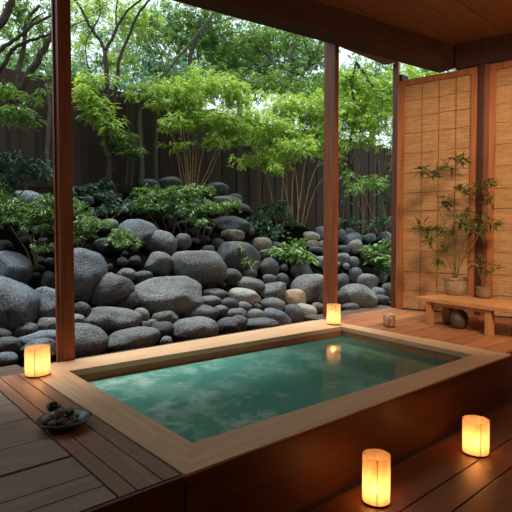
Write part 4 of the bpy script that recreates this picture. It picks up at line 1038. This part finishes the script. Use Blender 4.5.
shrub('garden_fern', 'dark ferns in the hollow between the large dark boulder and the bamboo canes', 8.6, [[(262, 244), (258, 232), (252, 222)], [(264, 244), (270, 232), (276, 226)]],
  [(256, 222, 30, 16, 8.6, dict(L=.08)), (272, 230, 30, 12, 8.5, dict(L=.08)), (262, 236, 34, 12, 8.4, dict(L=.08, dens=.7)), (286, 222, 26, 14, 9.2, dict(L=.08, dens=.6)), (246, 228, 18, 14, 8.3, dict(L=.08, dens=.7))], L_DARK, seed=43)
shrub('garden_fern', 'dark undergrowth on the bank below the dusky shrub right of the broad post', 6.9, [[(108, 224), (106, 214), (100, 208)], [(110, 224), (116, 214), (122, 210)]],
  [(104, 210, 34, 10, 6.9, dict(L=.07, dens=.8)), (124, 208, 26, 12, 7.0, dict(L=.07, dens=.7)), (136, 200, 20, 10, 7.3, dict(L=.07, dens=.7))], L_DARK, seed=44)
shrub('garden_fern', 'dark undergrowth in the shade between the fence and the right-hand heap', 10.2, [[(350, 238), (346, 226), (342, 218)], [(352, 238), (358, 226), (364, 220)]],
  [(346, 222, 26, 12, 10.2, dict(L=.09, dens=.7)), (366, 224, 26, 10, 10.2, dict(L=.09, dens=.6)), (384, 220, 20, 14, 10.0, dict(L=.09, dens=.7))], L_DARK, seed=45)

# --- trees beyond the fence
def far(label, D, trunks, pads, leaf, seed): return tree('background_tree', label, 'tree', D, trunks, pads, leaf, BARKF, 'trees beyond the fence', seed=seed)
k = dict(L=.14, dens=.8, dep=1.0, nl=7); ks = dict(L=.13, dens=.5, dep=.9, nl=7)
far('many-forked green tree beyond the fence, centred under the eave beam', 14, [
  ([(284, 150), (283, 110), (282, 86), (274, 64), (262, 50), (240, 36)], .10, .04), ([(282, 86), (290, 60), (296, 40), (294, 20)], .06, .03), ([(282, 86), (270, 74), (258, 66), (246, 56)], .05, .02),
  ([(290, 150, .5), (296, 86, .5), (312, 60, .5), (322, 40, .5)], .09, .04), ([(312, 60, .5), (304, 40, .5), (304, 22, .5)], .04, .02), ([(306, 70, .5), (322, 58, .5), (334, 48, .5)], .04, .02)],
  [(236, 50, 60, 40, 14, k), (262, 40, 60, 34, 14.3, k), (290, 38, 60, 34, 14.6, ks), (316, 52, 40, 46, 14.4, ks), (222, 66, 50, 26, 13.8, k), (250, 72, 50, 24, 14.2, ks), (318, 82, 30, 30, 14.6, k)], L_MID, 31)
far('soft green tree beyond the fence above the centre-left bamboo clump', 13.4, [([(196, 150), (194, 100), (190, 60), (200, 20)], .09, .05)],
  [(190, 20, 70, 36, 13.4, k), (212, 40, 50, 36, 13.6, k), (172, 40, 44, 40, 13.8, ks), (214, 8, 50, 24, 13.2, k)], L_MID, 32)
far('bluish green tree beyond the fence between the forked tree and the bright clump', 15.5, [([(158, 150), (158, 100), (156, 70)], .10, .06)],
  [(150, 66, 60, 26, 15.5, k), (176, 74, 50, 26, 15.6, k), (140, 48, 34, 26, 15.2, ks), (120, 76, 50, 22, 15.4, ks), (200, 78, 50, 20, 15.6, k)], L_BLUEHAZE, 33)
far('haze-pale tree beyond the fence behind the crooked left tree', 10.5, [([(30, 140), (30, 100), (28, 60)], .08, .05), ([(30, 80), (40, 60), (46, 40)], .04, .02)],
  [(30, 46, 60, 34, 10.5, ks), (46, 62, 40, 26, 10.3, k), (10, 60, 40, 30, 10.6, k), (20, 24, 60, 24, 10.8, ks), (30, 80, 60, 12, 10.4, ks), (66, 70, 40, 24, 10.6, ks), (-8, 60, 30, 40, 10.4, k)], L_FARHAZE, 34)
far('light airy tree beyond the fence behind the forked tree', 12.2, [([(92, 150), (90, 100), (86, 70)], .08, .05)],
  [(82, 68, 50, 24, 12.2, k), (104, 60, 50, 24, 12.4, k), (110, 36, 50, 24, 12.8, ks), (90, 14, 60, 24, 12.6, ks), (84, 30, 34, 26, 12.6, dict(L=.16, dens=.6, dep=1, nl=7)), (124, 54, 34, 24, 12.4, ks), (140, 30, 40, 40, 12.8, dict(L=.16, dens=1, dep=1, nl=7)), (160, 22, 40, 40, 12.8, dict(L=.16, dens=.9, dep=1, nl=7))], L_FARHAZE, 35)
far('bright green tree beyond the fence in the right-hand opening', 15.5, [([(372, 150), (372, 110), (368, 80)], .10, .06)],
  [(372, 84, 60, 30, 15.5, k), (350, 78, 36, 24, 15.6, k), (392, 72, 44, 26, 15.4, k), (372, 62, 60, 18, 15.2, ks), (372, 104, 70, 24, 15.2, k), (430, 66, 60, 30, 15.6, k), (360, 108, 60, 24, 15.5, k)], L_FARHAZE, 36)
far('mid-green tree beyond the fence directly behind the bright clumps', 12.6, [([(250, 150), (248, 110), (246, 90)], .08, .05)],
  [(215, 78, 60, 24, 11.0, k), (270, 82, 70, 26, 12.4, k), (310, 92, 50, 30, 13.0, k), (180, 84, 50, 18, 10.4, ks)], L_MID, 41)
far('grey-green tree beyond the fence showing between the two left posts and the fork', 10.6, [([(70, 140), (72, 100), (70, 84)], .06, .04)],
  [(88, 78, 40, 14, 10.4, k), (118, 82, 50, 14, 10.6, k), (150, 82, 40, 14, 10.8, k), (20, 74, 60, 18, 9.6, k), (50, 76, 30, 14, 9.8, k)], L_BLUEHAZE, 42)
far('dim backmost row of evergreen crowns at far left', 19, [([(20, 130), (20, 90)], .12, .1)], [(0, 86, 90, 26, 19, dict(L=.3, dens=1.3, dep=1.5, nl=7)), (70, 88, 100, 22, 19, dict(L=.3, dens=1.3, dep=1.5, nl=7))], L_BLUEHAZE, 37)
far('dim backmost evergreen behind the central trees', 20, [([(240, 130), (240, 90)], .12, .1)], [(180, 76, 120, 40, 20, dict(L=.32, dens=1.3, dep=1.5, nl=7)), (270, 74, 120, 44, 20.5, dict(L=.32, dens=1.3, dep=1.5, nl=7)), (260, 44, 170, 50, 20, dict(L=.3, dens=.9, dep=1.5, nl=7)), (200, 40, 60, 40, 20, dict(L=.3, dens=.7, dep=1.5, nl=7)), (340, 90, 90, 40, 21, dict(L=.32, dens=1.3, dep=1.5, nl=7))], L_BLUEHAZE, 38)

# ------------------------------------------------------------------ light
w = bpy.data.worlds.new('overcast_sky'); scene.world = w; w.use_nodes = True; nt = w.node_tree; nt.nodes.clear()
bg = nt.nodes.new('ShaderNodeBackground'); wo_ = nt.nodes.new('ShaderNodeOutputWorld'); nt.links.new(bg.outputs[0], wo_.inputs[0])
bg.inputs[0].default_value = (.80, .95, 1.0, 1); bg.inputs[1].default_value = 1.25
sd = bpy.data.lights.new('sun', 'SUN'); sd.energy = 5.2; sd.angle = math.radians(24); sd.color = (.97, 1, .95)
so = bpy.data.objects.new('sun', sd); COL.objects.link(so)
sdir = Vector((-.05, -.22, -1)).normalized(); so.rotation_euler = sdir.to_track_quat('-Z', 'Y').to_euler(); so.location = (3, 5, 12)
# a ceiling spot of the room, aimed at the blinds and the bench
sp_ = bpy.data.lights.new('ceiling_spot', 'SPOT'); sp_.energy = 800; sp_.color = (1, .79, .57); sp_.spot_size = math.radians(62); sp_.spot_blend = .5; sp_.shadow_soft_size = .4
spo = bpy.data.objects.new('ceiling_spot', sp_); COL.objects.link(spo); spo.location = (2.0, -1.6, 3.85)
spo.rotation_euler = (Vector((4.95, 1.3, 1.5))-spo.location).to_track_quat('-Z', 'Y').to_euler()

rl = bpy.data.lights.new('warm_fill', 'POINT'); rl.energy = 85; rl.color = (1, .58, .32); rl.shadow_soft_size = .25  # unseen point light, added as warm fill for the dark interior
rlo = bpy.data.objects.new('warm_fill', rl); COL.objects.link(rlo); rlo.location = (3.6, -1.9, 3.0)

vs = scene.view_settings; vs.view_transform = 'Standard'; vs.look = 'None'; vs.gamma = 1; vs.use_curve_mapping = False; vs.exposure = 0.22
scene.cycles.use_denoising = True
scene.cycles.max_bounces = 8; scene.cycles.transparent_max_bounces = 12
scene.cycles.sample_clamp_indirect = 4
